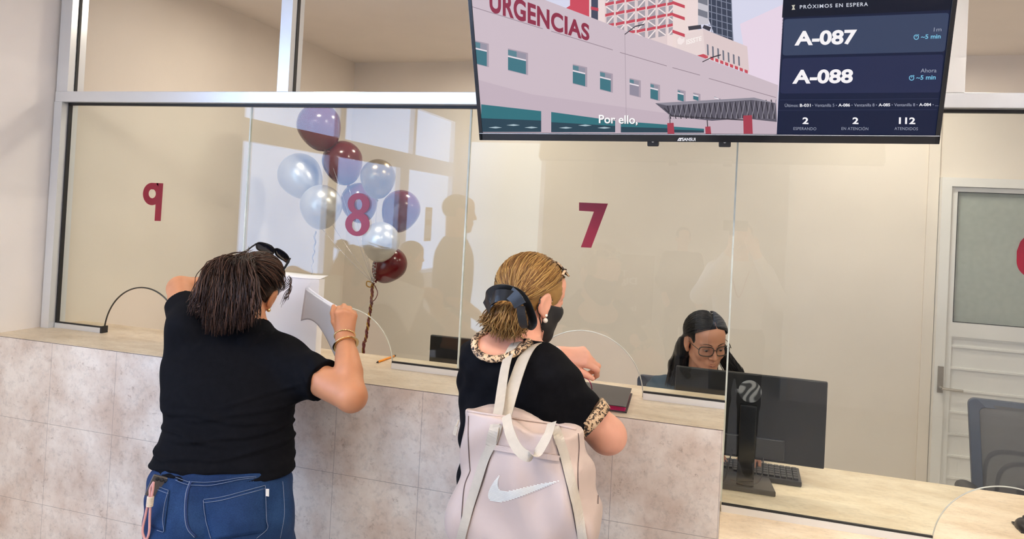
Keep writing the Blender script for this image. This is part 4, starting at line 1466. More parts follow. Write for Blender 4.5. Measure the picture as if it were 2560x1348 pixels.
# ------------------------------------------------------------------ sign in the corridor behind, seen mirrored in the glass
ys = -7.40
def mir(x, y, Yv):
    p = at(x, y, Yv)
    return V(p[0], -Yv, p[2])
sg = thing('wall_banner', mir(1555, 860, 7.4)*V(1, 1, 0), 'tan banner lettered in white in the corridor behind, seen mirrored in the glass', 'banner')
c0 = mir(1555, 700, 7.4)
MB().box(c0[0]-.42, c0[0]+.42, ys-.03, ys-.01, .0, c0[2]+.35).build('board', M['sign'], sg)
def rear_text(st, xl, xr, yb, yt, bold):
    v, f = text_mesh(st, bold)
    a, b2 = mir(xr, yb, 7.4-.012), mir(xl, yb, 7.4-.012)     # mirrored: picture right is where the real text starts
    top = mir(xl, yt, 7.4-.012)[2]
    capv = text_mesh('H', bold)[0]
    x0, x1, hh = v[:, 0].min(), v[:, 0].max(), capv[:, 1].max()
    P = []
    for x, y, z in v:
        u = (x-x0)/(x1-x0)
        P.append(V(a[0]+(b2[0]-a[0])*u, ys-.008, b2[2]+(top-b2[2])*y/hh))
    MB().add(P, f).build('lettering', M['white_lettering'], sg)
rear_text('Trato', 1518, 1567, 687, 673, .02)
rear_text('Digno', 1521, 1592, 706, 690, .03)
rear_text('isss', 1555, 1590, 775, 762, .03)

# ------------------------------------------------------------------ people
def face_extras(t, c, F, s, brow_m, skin):
    T = lambda *p: V(*c) + s*(F @ V(*p))
    for sx in (1, -1):
        MB().sphere(T(sx*.031, .0768, .006), .0122*s, 16, 10).build('eyeball', M['eye'], t, True)
        MB().sphere(T(sx*.031, .0862, .0005), (.0052*s, .003*s, .0052*s), 14, 8, F).build('iris', M['iris'], t, True)
        lid = MB()
        P = [T(sx*(.031+.0150*cos(a)), .0885-.010*cos(a)**2, .006+.0085*sin(a)) for a in np.linspace(0, pi, 9)]
        lid.tube(P, .0022*s, 6)
        lid.sphere(T(sx*.031, .0765, .0105), .0133*s, 16, 10)
        lid.build('eyelid', skin, t, True)
        P = catmull([T(sx*.012, .0935, .0245), T(sx*.028, .0905, .031), T(sx*.047, .076, .027)], 6)
        MB().tube(P, np.array([.0032]*len(P))*s*np.linspace(1, .55, len(P)), 6, flat=.5).build('eyebrow', brow_m, t, True)
    lp = MB()
    P = catmull([T(-.026, .0820, -.0615), T(-.012, .0915, -.0578), T(0, .0955, -.0580), T(.012, .0915, -.0578), T(.026, .0820, -.0615)], 5)
    lp.tube(P, np.concatenate([np.linspace(.0013, .0032, len(P)//2), np.linspace(.0032, .0013, len(P)-len(P)//2)])*s, 8)
    P = catmull([T(-.025, .0815, -.0625), T(-.010, .0920, -.0665), T(0, .0945, -.0675), T(.010, .0920, -.0665), T(.025, .0815, -.0625)], 5)
    lp.tube(P, np.concatenate([np.linspace(.0013, .0038, len(P)//2), np.linspace(.0038, .0013, len(P)-len(P)//2)])*s, 8)
    lp.build('lips', M['lip'], t, True)
def shades(name, label, c, F, s, mf, ml, y, z, tilt, w=.070, lw=.030, lh=.021, temple=True, group=None, rimw=.004, xo=0.):
    """spectacles: two lenses, rims, bridge, temples, in the head frame"""
    t = thing(name, V(*c)+s*(F @ V(0, y, z)), label, 'sunglasses' if 'sun' in name else 'glasses', group)
    ct, st = cos(tilt), sin(tilt)
    T = lambda x, yy, zz: V(*c) + s*(F @ V(x+xo, y+yy*ct-zz*st, z+yy*st+zz*ct))
    for sx in (1, -1):
        o, i = [], []
        for a in np.linspace(0, 2*pi, 28, endpoint=False):
            ca, sa = cos(a), sin(a)
            q = (abs(ca)**3.2+abs(sa)**3.2)**(-1/3.2)
            o.append(T(sx*(.036+(lw+rimw)*ca*q), -.012*abs(ca*q*.5+.5)**2, (lh+rimw)*sa*q))
            i.append(T(sx*(.036+(lw-.001)*ca*q), -.012*abs(ca*q*.5+.5)**2, (lh-.001)*sa*q))
        off = s*(F @ V(0, ct, st))*.004
        MB().ring(o, i, off).build('rim', mf, t)
        n = len(i)
        MB().add([sum(i)/n+off*.4] + [p+off*.4 for p in i], [(0, 1+k, 1+(k+1) % n) for k in range(n)]).build('lens', ml, t, True)
        if temple:
            P = catmull([T(sx*.070, -.006, .010), T(sx*.078, -.04, .008), T(sx*.081, -.085, .0), T(sx*.080, -.105, -.022)], 6)
            MB().tube(P, np.linspace(.0055, .0035, len(P))*(rimw/.004), 6, flat=.5).build('temple', mf, t, True)
    MB().tube([T(-.008, .004, .006), T(0, .006, .009), T(.008, .004, .006)], .003*rimw/.004, 6).build('bridge', mf, t, True)
    return t
def hair_lines(n, start, tie, c, F, s, rad, rise, end_pts, rnd):
    pass
def on_skull(c, F, s, d, grow=.012):
    """point on the hair cap for a direction d in the head frame"""
    r = V(.076, .097, .085)+grow
    k = 1/np.linalg.norm(d/r)
    return V(*c) + s*(F @ (V(0, -.014, .030)+d*k))
def swept(c, F, s, d0, d1, n=12, grow=.010, jit=.002):
    out = []
    d0, d1 = nrm(d0), nrm(d1)
    g = grow+rng.uniform(-jit, jit)
    for i in range(n):
        t = i/(n-1)
        out.append(on_skull(c, F, s, nrm(d0*(1-t)+d1*t), g+.004*sin(pi*t)))
    return out

# ================================================= woman in black polo shirt and jeans
AZ1 = -20
w1 = thing('person', (-1.45, -.66, 0), 'woman with dark curly hair, black polo shirt and blue jeans holding up papers', 'person')
hc1 = at(637, 722, -.34)
F1 = frame(-14, -18, 20)
H1 = head_ops(hc1, F1, 1.0)
neck1 = at(628, 838, -.44)
shR, shL = at(718, 905, -.44), at(470, 826, -.53)
elR, elL = at(879, 992, -.55), at(450, 722, -.36)
wrR, wrL = at(862, 842, -.40), at(585, 712, -.17)
T1 = []
for y, xl, xr, Y, b in ((1348, 390, 706, -.70, .150), (1290, 377, 714, -.70, .155), (1195, 384, 724, -.67, .150), (1110, 412, 722, -.62, .135), (1060, 428, 719, -.595, .130),
                        (1010, 424, 728, -.57, .132), (950, 422, 740, -.535, .135), (890, 432, 728, -.495, .120), (845, 490, 700, -.46, .085), (815, 560, 670, -.44, .055)):
    p = at((xl+xr)/2, y, Y)
    T1.append((p[2], p[0], p[1], (xr-xl)/2*depth(p)/FPX/.955, b))
hipz = T1[0][2-2]
legs = [(-.10, -1.52, -.66), (.10, -1.33, -.60)]
kneeL, kneeR = V(-1.53, -.60, .46), V(-1.34, -.54, .46)
ankL, ankR = V(-1.53, -.66, .09), V(-1.33, -.60, .09)
hipL, hipR = V(-1.525, -.70, .74), V(-1.345, -.66, .74)
tors = loft([(z, x, y, a-(.012 if z > .9 else .03), b-(.012 if z > .9 else .045)) for z, x, y, a, b in T1], AZ1)
bodyops = [U_(tors, .02), U_(cap(neck1, hc1+F1 @ V(0, -.030, -.045), .060, .056), .03),
           U_(cap(shL, shR, .055, .055), .05),
           U_(cap(shR, elR, .056, .047), .03), U_(cap(elR, wrR, .047, .0285), .012),
           U_(cap(shL, elL, .054, .045), .03), U_(cap(elL, wrL, .044, .027), .012),
           U_(cap(elR*.6+wrR*.4, elR*.35+wrR*.65, .041, .033), .02),
           U_(cap(hipL, kneeL, .075, .055), .03), U_(cap(hipR, kneeR, .075, .055), .03),
           U_(cap(kneeL, ankL, .055, .038), .02), U_(cap(kneeR, ankR, .055, .038), .02),
           U_(cap(ankL+V(0, 0, -.03), ankL+V(-.02, .13, -.05), .04, .03), .02), U_(cap(ankR+V(0, 0, -.03), ankR+V(-.01, .13, -.05), .04, .03), .02)] + H1
# right fist: back of the hand towards us, fingers curled away round the sheets
hy = nrm(at(866, 775, -.39)-wrR)
hz = nrm(-ray(865, 800)-hy*(-ray(865, 800) @ hy))
hx = np.cross(hy, hz)
HR = np.stack([-hx, hy, hz], 1)
bodyops += hand_ops(wrR, HR, 1, ((70, 95, 60), (68, 98, 60), (70, 98, 60), (74, 95, 60)), (30, 25, 30), 2., .98)
hy = nrm(at(650, 705, -.12)-wrL)
hz = nrm(V(-.3, -.6, .7)-hy*(V(-.3, -.6, .7) @ hy))
HL = np.stack([np.cross(hy, hz), hy, hz], 1)
bodyops += hand_ops(wrL, HL, 1, ((25, 30, 20),)*4, (30, 15, 15), 4., .98)
b1, bvh1 = sculpt('body', bodyops, (-2.2, -.98, 0), (-.95, .05, 1.62), .0042, M['skin1'], w1)
# shirt
cufR = shR*.42+elR*.58
cufL = shL*.42+elL*.58
hem1 = T1[2][0]-.004
rows = [r for r in T1 if r[0] > hem1-.06]
rows = [(hem1-.03, T1[2][1]+.004, T1[2][2]-.004, T1[2][3]+.010, T1[2][4]+.012)] + [(z, x, y, a+.003, b+.004) for z, x, y, a, b in T1[2:-1]] + [(T1[-1][0]+.01, T1[-1][1], T1[-1][2], .075, .062)]
shirt1 = [U_(loft(rows, AZ1), .01), U_(cap(shL, shR, .064, .064), .06),
          U_(fcone(shR+V(-.02, 0, 0), cufR, .076, .066), .05), U_(fcone(shL+V(.02, 0, 0), cufL, .074, .062), .05),
          I_(half((0, 0, hem1), (0, -.05, -1)), .002)]
side = V(cos(radians(20)), sin(radians(20)), 0)
fo1 = folds([(V(.25, 0, 1), .11, .0012, 1.6, .3), (V(.8, .1, .8), .15, .0014, 1., 4.)])
fo1c = creases([(.905, .05, .01, .005, -1.72, -1.25), (.930, -.06, -.012, .006, -1.70, -1.30), (.957, .09, -.015, .007, -1.70, -1.27), (.985, -.10, .012, .006, -1.72, -1.40),
                (1.005, .12, -.012, .007, -1.62, -1.28), (1.035, -.05, .016, .006, -1.72, -1.32), (1.065, .16, -.01, .005, -1.60, -1.27), (.890, -.03, .0, .004, -1.62, -1.27), (1.12, .35, -.01, .004, -1.50, -1.25)])
fo1d = folds([(V(.75, .2, .65), .042, .003, .8, .5)])
fo1b = lambda P: fo1(P) + fo1c(P) + fo1d(P)*np.clip((P[:, 0]+1.33)/.08, 0, 1)*np.clip((P[:, 2]-1.08)/.04, 0, 1)
s1, bs1 = sculpt('shirt', shirt1, (-2.15, -.98, hem1-.04), (-1.1, -.15, 1.42), .0045, M['shirt'], w1, 0., fo1b)
nd = nrm((hc1+F1 @ V(0, -.03, -.06))-neck1)
col = [U_(fcone(neck1-nd*.045, neck1+nd*.024, .092, .071), .01), S_(fcone(neck1-nd*.06, neck1+nd*.08, .078, .063), .004)]
sculpt('collar', col, neck1-.12, neck1+.12, .004, M['shirt'], w1)
# jeans
rj = [(z, x, y, a-.008, b) for z, x, y, a, b in T1[:3]] + [(T1[2][0]+.05, T1[2][1], T1[2][2], T1[2][3]-.034, T1[2][4]-.03)]
rj = [(.60, -1.42, -.69, .185, .135)] + rj
bl = frame(AZ1)
bt = V(T1[0][1], T1[0][2], .72)
jean = [U_(loft(rj, AZ1), .02),
        U_(ell(bt+bl @ V(-.080, -.080, 0), (.098, .085, .13)), .05), U_(ell(bt+bl @ V(.080, -.080, 0), (.098, .085, .13)), .05),
        U_(cap(hipL, kneeL, .105, .075), .05), U_(cap(hipR, kneeR, .105, .075), .05), U_(cap(kneeL, ankL+V(0, 0, .02), .075, .06), .03), U_(cap(kneeR, ankR+V(0, 0, .02), .075, .06), .03),
        S_(ell(bt+bl @ V(.0, -.178, -.04), (.008, .03, .15)), .03)]
foj = folds([(V(.9, 0, .6), .05, .0009, 2., 1.), (V(-.7, .2, 1), .07, .0011, 2., 3.)])
j1, bj1 = sculpt('jeans', jean, (-1.85, -1.0, .05), (-1.1, -.35, T1[2][0]+.06), .006, M['jeans'], w1, 0., foj)
for a in (ankL, ankR):
    sh = [U_(cap(a+V(0, -.03, -.055), a+V(-.02, .14, -.06), .038, .034), .02), U_(cap(a+V(0, -.01, -.02), a+V(0, 0, .0), .042, .045), .03), I_(half((0, 0, .004), (0, 0, -1)), .004)]
    sculpt('shoe', sh, a-.2, a+.22, .008, M['black'], w1)
# back pockets, seams and stitching lying on the denim
pk = MB()
patch(pk, bj1, [(508, 1250), (663, 1214), (666, 1330), (528, 1352)], 14, 12, .0012, .0022)
pk.build('back_pocket', M['jeans'], w1, True)
pk = MB()
patch(pk, bj1, [(384, 1212), (424, 1226), (411, 1330), (379, 1316)], 8, 12, .0012, .0022)
pk.build('back_pocket', M['jeans'], w1, True)
def stitch(pts, r, m, name, lift=.003, n=6):
    P = traced(bj1, pts, lift, n)
    if len(P) > 2: MB().tube(P, r, 5).build(name, m, w1, True)
stitch([(475, 1204), (466, 1230), (462, 1262), (463, 1300), (470, 1325), (486, 1344)], .0014, M['stitch'], 'seat_seam', .0015)
stitch([(479, 1204), (470, 1230), (466, 1262), (467, 1300), (474, 1324), (490, 1342)], .0035, M['denim_seam'], 'seat_seam', .0005)
for dy in (0, 8):
    stitch([(478, 1206+dy), (520, 1207+dy), (560, 1202+dy*.8), (600, 1195+dy*.6), (640, 1192+dy*.4)], .0008, M['stitch'], 'yoke_stitch')
    stitch([(474, 1206+dy), (455, 1200+dy), (440, 1194+dy)], .0008, M['stitch'], 'yoke_stitch')
    stitch([(510, 1250+dy), (555, 1244+dy), (610, 1230+dy), (662, 1215+dy)], .0009, M['stitch'], 'pocket_stitch', .0042)
    stitch([(388, 1215+dy), (405, 1221+dy), (423, 1227+dy)], .0009, M['stitch'], 'pocket_stitch', .0042)
stitch([(509, 1252), (512, 1285), (520, 1318), (530, 1347)], .0009, M['stitch'], 'pocket_stitch', .0042)
stitch([(662, 1216), (663, 1260), (664, 1300), (666, 1322), (640, 1346)], .0009, M['stitch'], 'pocket_stitch', .0042)
stitch([(423, 1228), (414, 1262), (409, 1300), (411, 1329), (395, 1326)], .0009, M['stitch'], 'pocket_stitch', .0042)
stitch([(706, 1204), (709, 1240), (710, 1290), (700, 1346)], .0009, M['stitch'], 'side_stitch', .001)
lb = MB(); patch(lb, bj1, [(663, 1224), (671, 1224), (670, 1243), (662, 1242)], 2, 4, .005, .001)
lb.build('label_tab', M['white_lettering'], w1)
# hair: gathered half up, falling in waves over the back
cap1 = [U_(ell(hc1+F1 @ V(0, -.016, .030), (.083, .103, .091), F1), .01), S_(ell(hc1+F1 @ V(0, .105, -.045), (.066, .075, .105), F1), .02),
        I_(half(hc1+F1 @ V(0, 0, -.075), F1 @ V(0, .15, -1)), .02), S_(ell(hc1+F1 @ V(.088, .010, -.020), (.030, .026, .036), F1), .01)]
tie1 = hc1 + F1 @ V(-.020, -.105, .065)
pony = [(at(600, 655, -.46), at(580, 720, -.50), .026, .048), (at(580, 720, -.50), at(565, 790, -.535), .048, .040), (at(620, 680, -.46), at(605, 775, -.52), .028, .036), (at(548, 720, -.51), at(532, 785, -.54), .036, .024)]
hair1 = cap1[:1] + [U_(cap(*p), .03) for p in pony] + cap1[1:2] + [S_(ell(hc1+F1 @ V(.088, .010, -.020), (.030, .026, .036), F1), .01)]
hr = thing_parent = w1
h1, bh1 = sculpt('hair', hair1, (-2.0, -.8, 1.1), (-1.35, -.1, 1.62), .0055, M['hair1'], w1, 0.,
                 folds([(V(1, .5, .05), .020, .0022, .8, .4), (V(1, .2, -.2), .035, .003, .8, 2.)]))
L1 = []
dt = nrm(np.linalg.inv(F1) @ (tie1-hc1)-V(0, -.014, .03))
for i in range(620):
    az, el = rng.uniform(-125, 125), rng.uniform(-35, 60)
    d0 = V(sin(radians(az))*cos(radians(el)), cos(radians(az))*cos(radians(el)), sin(radians(el)))
    if abs(az) < 62 and el < 34: continue
    if 40 < az < 112 and el < -4: continue
    L1.append(swept(hc1, F1, 1., d0, dt+rng.normal(0, .10, 3), 11, .013, .003))
nc = len(L1)
for i in range(900):
    u = rng.uniform(0, 1)
    st = tie1 + F1 @ V(rng.normal(0, .015), -.012+rng.normal(0, .012), rng.normal(0, .016))
    ex, ey = 476+164*u+rng.normal(0, 9), 845-62*abs(u-.45)**1.3-rng.uniform(0, 42)
    if u < .2: ey -= 30
    e = at(ex, ey, -.625+.05*rng.uniform(0, 1)+.03*abs(u-.5))
    q = rng.uniform(0, 1)
    m1 = at(590+(ex-590)*.45+(u-.5)*34, 668+rng.normal(0, 9), -.515-.030*q)
    m2 = at(ex*.8+.2*590+(u-.5)*22, 740+rng.normal(0, 14), -.575-.035*q)
    P = catmull([st, m1, m2, e], 6)
    k = len(P); t = np.linspace(0, 1, k)
    am = .013*t*(1.2-t)
    ph, fq = rng.uniform(0, 6.28), rng.uniform(2.5, 4.5)
    P = P + np.outer(am*np.sin(t*fq*6.28+ph), V(.9, .3, 0)) + np.outer(am*np.cos(t*fq*6.28*.9+ph), V(.2, -.8, .3))
    L1.append(P)
for k in range(9):      # loose curls at the temple
    p = hc1 + F1 @ V(.070, .052+.006*(k % 3), .035)
    e = at(700+k*2.2, 762-k*3+10*(k % 2), -.33)
    P = catmull([p, at(722+3*(k % 3), 690+3*k, -.31), at(726-2*k*(k % 2)*.3, 715+2*k, -.32), at(712+(k % 4)*3, 733+2*k, -.33), e], 7)
    L1.append(P)
strands('hair_strands', L1, [.0015]*nc+[.0016]*900+[.0012]*9, M['hair1'], h1)
# ornaments
MB().sphere(hc1+F1 @ V(.083, .004, -.047), .0075, 14, 10).build('earring', M['gold'], w1, True)
def bracelet(name, m, c, ax, r, tube_r, beads=0, squash=.85, t_=None):
    ax = nrm(ax); e1 = nrm(np.cross(ax, V(0, 1, .3))); e2 = np.cross(ax, e1)
    P = [V(*c)+e1*r*cos(a)+e2*r*squash*sin(a) for a in np.linspace(0, 2*pi, beads or 32, endpoint=False)]
    b = MB()
    if beads:
        for p in P: b.sphere(p, tube_r, 8, 6)
    else: b.tube(P, tube_r, 8, True, flat=.35 if tube_r > .003 else 1., up=ax)
    b.build(name, m, t_, True)
ua = nrm(wrR-elR)
bracelet('beaded_bracelet', M['gold'], wrR+ua*.004, ua+V(.15, 0, .1), .0345, .0030, 36, .95, w1)
bracelet('bangle', M['gold'], wrR-ua*.036, ua+V(-.12, 0, .1), .0385, .0060, 0, .95, w1)
shades('sunglasses', 'black sunglasses pushed up on the dark curly hair', hc1, F1, 1., M['black_gloss'], M['lens'], .022, .150, radians(60), lw=.031, lh=.022, xo=-.014)
# phone in the pocket, with its cord
ph_c = at(394, 1200, -.80)
phn = thing('smartphone', ph_c, 'grey smartphone sticking out of the jeans back pocket', 'phone')
PF = frame(-52, -6, 22)
hp = hit(bj1, 400, 1222, .006)
if hp is None: hp = ph_c
pc = hp + V(-.002, .0, .004) + nrm(ray(400, 1222))*.006
MB().obox(pc, PF, (.026, .0048, .030)).build('case', mat('grey_phone_case', srgb(84, 78, 74), .4, .3), phn, bevel=.004)
b = MB()
for k in range(3): b.lathe([(.0055, 0), (.0055, .003), (.004, .0035)], pc+PF @ V(-.012+.0125*k, -.005, .020), np.stack([PF[:, 0], -PF[:, 2], -PF[:, 1]], 1), 12)
b.build('camera_lenses', M['black_gloss'], phn, True)
ld = thing('phone_cord', at(378, 1260, -.84), 'pink cord loop with cream binding hanging from the pocketed phone', 'cord')
Yc = hp[1]-.055
for dx in (-1, 1):
    MB().tube(catmull([at(384, 1206, Yc), at(379+dx*3.5, 1222, Yc), at(377+dx*2.6, 1240, Yc), at(373+dx*3.4, 1262, Yc), at(369+dx*5.5, 1290, Yc), at(365+dx*8.5, 1325, Yc), at(365+dx*4, 1345, Yc), at(365, 1349, Yc)], 8), .0034, 8).build('cord', M['pink'], ld, True)
b = MB()
for k in range(8): b.tube([at(376.5-.35*k, 1243+k*3.1, Yc)+V(.0085*cos(a), .0065*sin(a), 0) for a in np.linspace(0, 2*pi, 14, endpoint=False)], .0021, 6, True)
b.build('binding', M['cream_cord'], ld, True)

# ================================================= woman with hair bow, face mask and tote bag
AZ2 = 18
w2 = thing('person', (-.55, -.62, 0), 'blonde woman with black hair bow, face mask and leopard trimmed top at the counter', 'person')
hc2 = at(1330, 743, -.56)
F2 = frame(40, -12, 4)
H2 = head_ops(hc2, F2, .98)
neck2 = at(1293, 868, -.61)
T2 = []
for y, xl, xr, Y, b in ((1348, 1150, 1450, -.60, .125), (1250, 1150, 1445, -.60, .125), (1150, 1158, 1440, -.61, .120), (1020, 1155, 1425, -.62, .110), (950, 1155, 1432, -.62, .112), (905, 1158, 1420, -.62, .105), (868, 1176, 1385, -.62, .085), (840, 1235, 1350, -.615, .055)):
    p = at((xl+xr)/2, y, Y)
    T2.append((p[2], p[0], p[1], (xr-xl)/2*depth(p)/FPX/.89, b))
shR, shL = at(1370, 950, -.60), at(1218, 892, -.66)
elR, elL = at(1516, 1086, -.55), at(1225, 1000, -.42)
wrR, wrL = at(1395, 1010, -.30), at(1400, 889, -.22)
hipL, hipR = V(-.60, -.60, .80), V(-.44, -.55, .80)
kneeL, kneeR = V(-.60, -.56, .45), V(-.43, -.51, .45)
ankL, ankR = V(-.60, -.62, .09), V(-.43, -.57, .09)
tor2 = loft([(.72, -.53, -.58, .13, .10)]+[(z, x+(.015 if z < 1. else 0), y, a-(.012 if z > 1.1 else .045), b-(.012 if z > 1.1 else .03)) for z, x, y, a, b in T2], AZ2)
bo2 = [U_(tor2, .02), U_(cap(neck2+V(0, 0, -.02), hc2+F2 @ V(0, -.030, -.045), .060, .054), .035),
       U_(cap(shL, shR, .050, .050), .05),
       U_(cap(shR, elR, .060, .050), .03), U_(cap(elR, wrR, .050, .030), .015), U_(ell(elR+V(.008, -.002, -.008), (.044, .044, .040)), .02),
       U_(cap(shL, elL, .056, .046), .03), U_(cap(elL, wrL, .045, .027), .012),
       U_(cap(hipL, kneeL, .065, .052), .03), U_(cap(hipR, kneeR, .065, .052), .03), U_(cap(kneeL, ankL, .05, .038), .02), U_(cap(kneeR, ankR, .05, .038), .02),
       U_(cap(ankL+V(0, 0, -.03), ankL+V(.02, .13, -.05), .04, .03), .02), U_(cap(ankR+V(0, 0, -.03), ankR+V(.02, .13, -.05), .04, .03), .02)] + H2
hy = nrm(at(1470, 893, -.20)-wrL)
vz = -ray(1440, 900)*.8+V(0, 0, .75)
hz = nrm(vz-hy*(vz @ hy))
bo2 += hand_ops(wrL, np.stack([np.cross(hy, hz), hy, hz], 1), 1, ((30, 58, 28), (44, 66, 32), (58, 72, 40), (66, 75, 40)), (24, 0, 0), 6., 1.06)
hy = nrm(V(-.9, .35, -.02)); hz = nrm(V(0, 0, 1)-hy*hy[2])
bo2 += hand_ops(wrR, np.stack([np.cross(hy, hz), hy, hz], 1), 1, ((15, 25, 15),)*4, (35, 10, 15), 4., .95)
b2, bvh2 = sculpt('body', bo2, (-.95, -.85, 0), (-.12, .02, 1.66), .0042, M['skin2'], w2)
cufR = at(1462, 1046, -.585)
cufL = shL*.45+elL*.55
rows = [(z, x, y, a+.006, b+.008) for z, x, y, a, b in T2[1:-1]] + [(T2[-1][0]-.002, T2[-1][1], T2[-1][2], .075, .06)]
sc0 = at(1243, 846, -.70)
top2 = [U_(loft(rows, AZ2), .01), U_(cap(shL, shR, .058, .058), .05),
        U_(fcone(shR+V(-.03, 0, .0), cufR, .074, .068), .05), U_(fcone(shL+V(.03, 0, 0), cufL, .072, .064), .05),
        S_(ell(sc0, (.068, .085, .047), frame(AZ2)), .006), S_(cap(neck2+V(0, 0, -.03), neck2+V(.02, .02, .09), .066, .075), .01),
        S_(ell(neck2+frame(AZ2) @ V(0, .10, -.02), (.09, .09, .06)), .01)]
fo2 = folds([(V(.5, 0, 1), .10, .0022, 1.2, .6), (V(-.8, .2, .7), .07, .0018, 1.4, 2.2)])
s2, bs2 = sculpt('top', top2, (-.98, -.85, .80), (-.12, -.12, 1.46), .0045, M['shirt'], w2, 0., fo2)
# leopard trim along the scooped back neckline and round the sleeve
nl = []
for x, y in ((1214, 830), (1194, 840), (1186, 857), (1190, 876), (1206, 891), (1234, 898), (1264, 893), (1288, 882), (1308, 867), (1326, 853)):
    cand = [q for q in (hit(bs2, x, y), hit(bvh2, x, y)) if q is not None]
    p = min(cand, key=lambda q: np.linalg.norm(q-CAM_POS)) if cand else None
    if p is None: p = snap(bs2, at(x, y, -.70))
    nl.append(p)
nl = catmull(nl, 6)
MB().tube([p+nrm(CAM_POS-p)*.009 for p in nl], .0105, 10, flat=.8).build('neck_trim', M['leopard'], w2, True)
u = nrm(cufR-shR)
e1 = nrm(np.cross(u, V(0, 1, 0))); e2 = np.cross(u, e1)
for o0, o1, rr in ((-.004, .026, .0735),):
    Rr = np.stack([e1, e2, u], 1)
    MB().lathe([(rr-.010, o1), (rr-.002, o1+.001), (rr, o0+.014), (rr+.0015, o0), (rr-.008, o0-.002)], cufR, Rr, 40).build('sleeve_trim', M['leopard'], w2, True)
# trousers and shoes
tr2 = [U_(loft([(.70, -.52, -.58, .15, .11)]+[(z, x+.015, y, a-.025, b) for z, x, y, a, b in T2[:2]], AZ2), .02), U_(cap(hipL, kneeL, .09, .075), .05), U_(cap(hipR, kneeR, .09, .075), .05), U_(cap(kneeL, ankL, .075, .065), .03), U_(cap(kneeR, ankR, .075, .065), .03)]
sculpt('trousers', tr2, (-.95, -.85, .03), (-.15, -.3, T2[1][0]+.02), .01, M['dark_cloth'], w2)
for a in (ankL, ankR):
    sculpt('shoe', [U_(cap(a+V(0, -.03, -.055), a+V(.03, .14, -.06), .038, .034), .02), U_(cap(a+V(0, -.01, -.02), a, .042, .045), .03), I_(half((0, 0, .004), (0, 0, -1)), .004)], a-.2, a+.22, .008, M['black'], w2)
# face mask with ear loop
h2 = lambda *p: hc2 + .98*(F2 @ V(*p))
msk = H2[:19] + [I_(rbox(h2(0, .075, -.066), (.09, .062, .052), .012, F2), .006)]
sculpt('face_mask', msk, hc2-.17, hc2+.17, .0035, M['mask'], w2, .0065)
for sx in (1, -1):
    b = MB()
    b.tube([snap(bvh2, q, .002) for q in catmull([h2(sx*.062, .022, -.020), h2(sx*.072, .008, .012), h2(sx*.078, -.016, .022), h2(sx*.080, -.024, .0), h2(sx*.078, -.018, -.030), h2(sx*.062, .018, -.085)], 8)], .0016, 6)
    b.build('mask_ear_loop', M['mask'], w2, True)
for q, r_ in (((.086, .003, -.036), .0042), ((.088, .003, -.050), .0070)):
    MB().sphere(h2(*q), r_, 14, 10).build('pearl_earring', M['pearl'], w2, True)
# hair swept back to a low ponytail
cap2 = [U_(ell(h2(0, -.016, .030), (.082, .103, .091), F2), .01), S_(ell(h2(0, .112, -.050), (.080, .080, .115), F2), .015),
        S_(ell(h2(.090, .004, -.030), (.034, .030, .052), F2), .012), S_(ell(h2(-.090, .004, -.030), (.034, .030, .052), F2), .012), S_(ell(h2(0, -.03, -.115), (.075, .075, .070), F2), .02)]
tie2 = at(1285, 762, -.665)
pon2 = [U_(cap(tie2, at(1260, 788, -.69), .026, .032), .03), U_(cap(at(1260, 786, -.69), at(1248, 800, -.70), .032, .020), .03), U_(cap(at(1282, 786, -.68), at(1268, 800, -.69), .028, .018), .03)]
hh2, bh2 = sculpt('hair', cap2[:1]+pon2+cap2[1:4], hc2-.26, hc2+.26, .005, M['hair2'], w2, 0., folds([(F2 @ V(.3, .1, 1), .014, .0009, .6, .4)]))
dt = nrm(np.linalg.inv(F2) @ (tie2-hc2)-V(0, -.014, .03))
L2 = []
for i in range(620):
    az, el = rng.uniform(-120, 120), rng.uniform(-22, 80)
    d0 = V(sin(radians(az))*cos(radians(el)), cos(radians(az))*cos(radians(el)), sin(radians(el)))
    if abs(az) < 64 and el < 28: continue
    if 60 < abs(az) < 118 and el < 6: continue
    L2.append(swept(hc2, F2, .98, d0, dt+rng.normal(0, .07, 3), 12, .0105, .0015))
ear_c = h2(.084, -.008, -.004)
L2 = [l for l in L2 if min(np.linalg.norm(p-ear_c) for p in l) > .034]
nc = len(L2)
for i in range(720):
    a = rng.uniform(0, 1)
    st = tie2+V(*rng.normal(0, .013, 3))
    ex, ey = 1200+110*a+rng.normal(0, 6), 800+42*sin(a*pi*.8)+rng.normal(0, 8)
    q = rng.uniform(-1, 1)
    m_ = at(1236+78*a+rng.normal(0, 6), 764+14*a+rng.normal(0, 4), -.742+.04*abs(q)+.03*abs(a-.5))
    m2 = at(1216+98*a+rng.normal(0, 5), 792+18*a+rng.normal(0, 6), -.758+.05*abs(q)+.04*abs(a-.5))
    P = catmull([st, m_, m2, at(ex, ey, -.73+.04*rng.uniform())], 6)
    t = np.linspace(0, 1, len(P))
    ph = rng.uniform(0, 6.28)
    L2.append(P + np.outer(.005*t*np.sin(t*14+ph), V(.8, 0, .6)))
strands('hair_strands', L2, [.0015]*nc+[.0018]*720, M['hair2'], hh2)
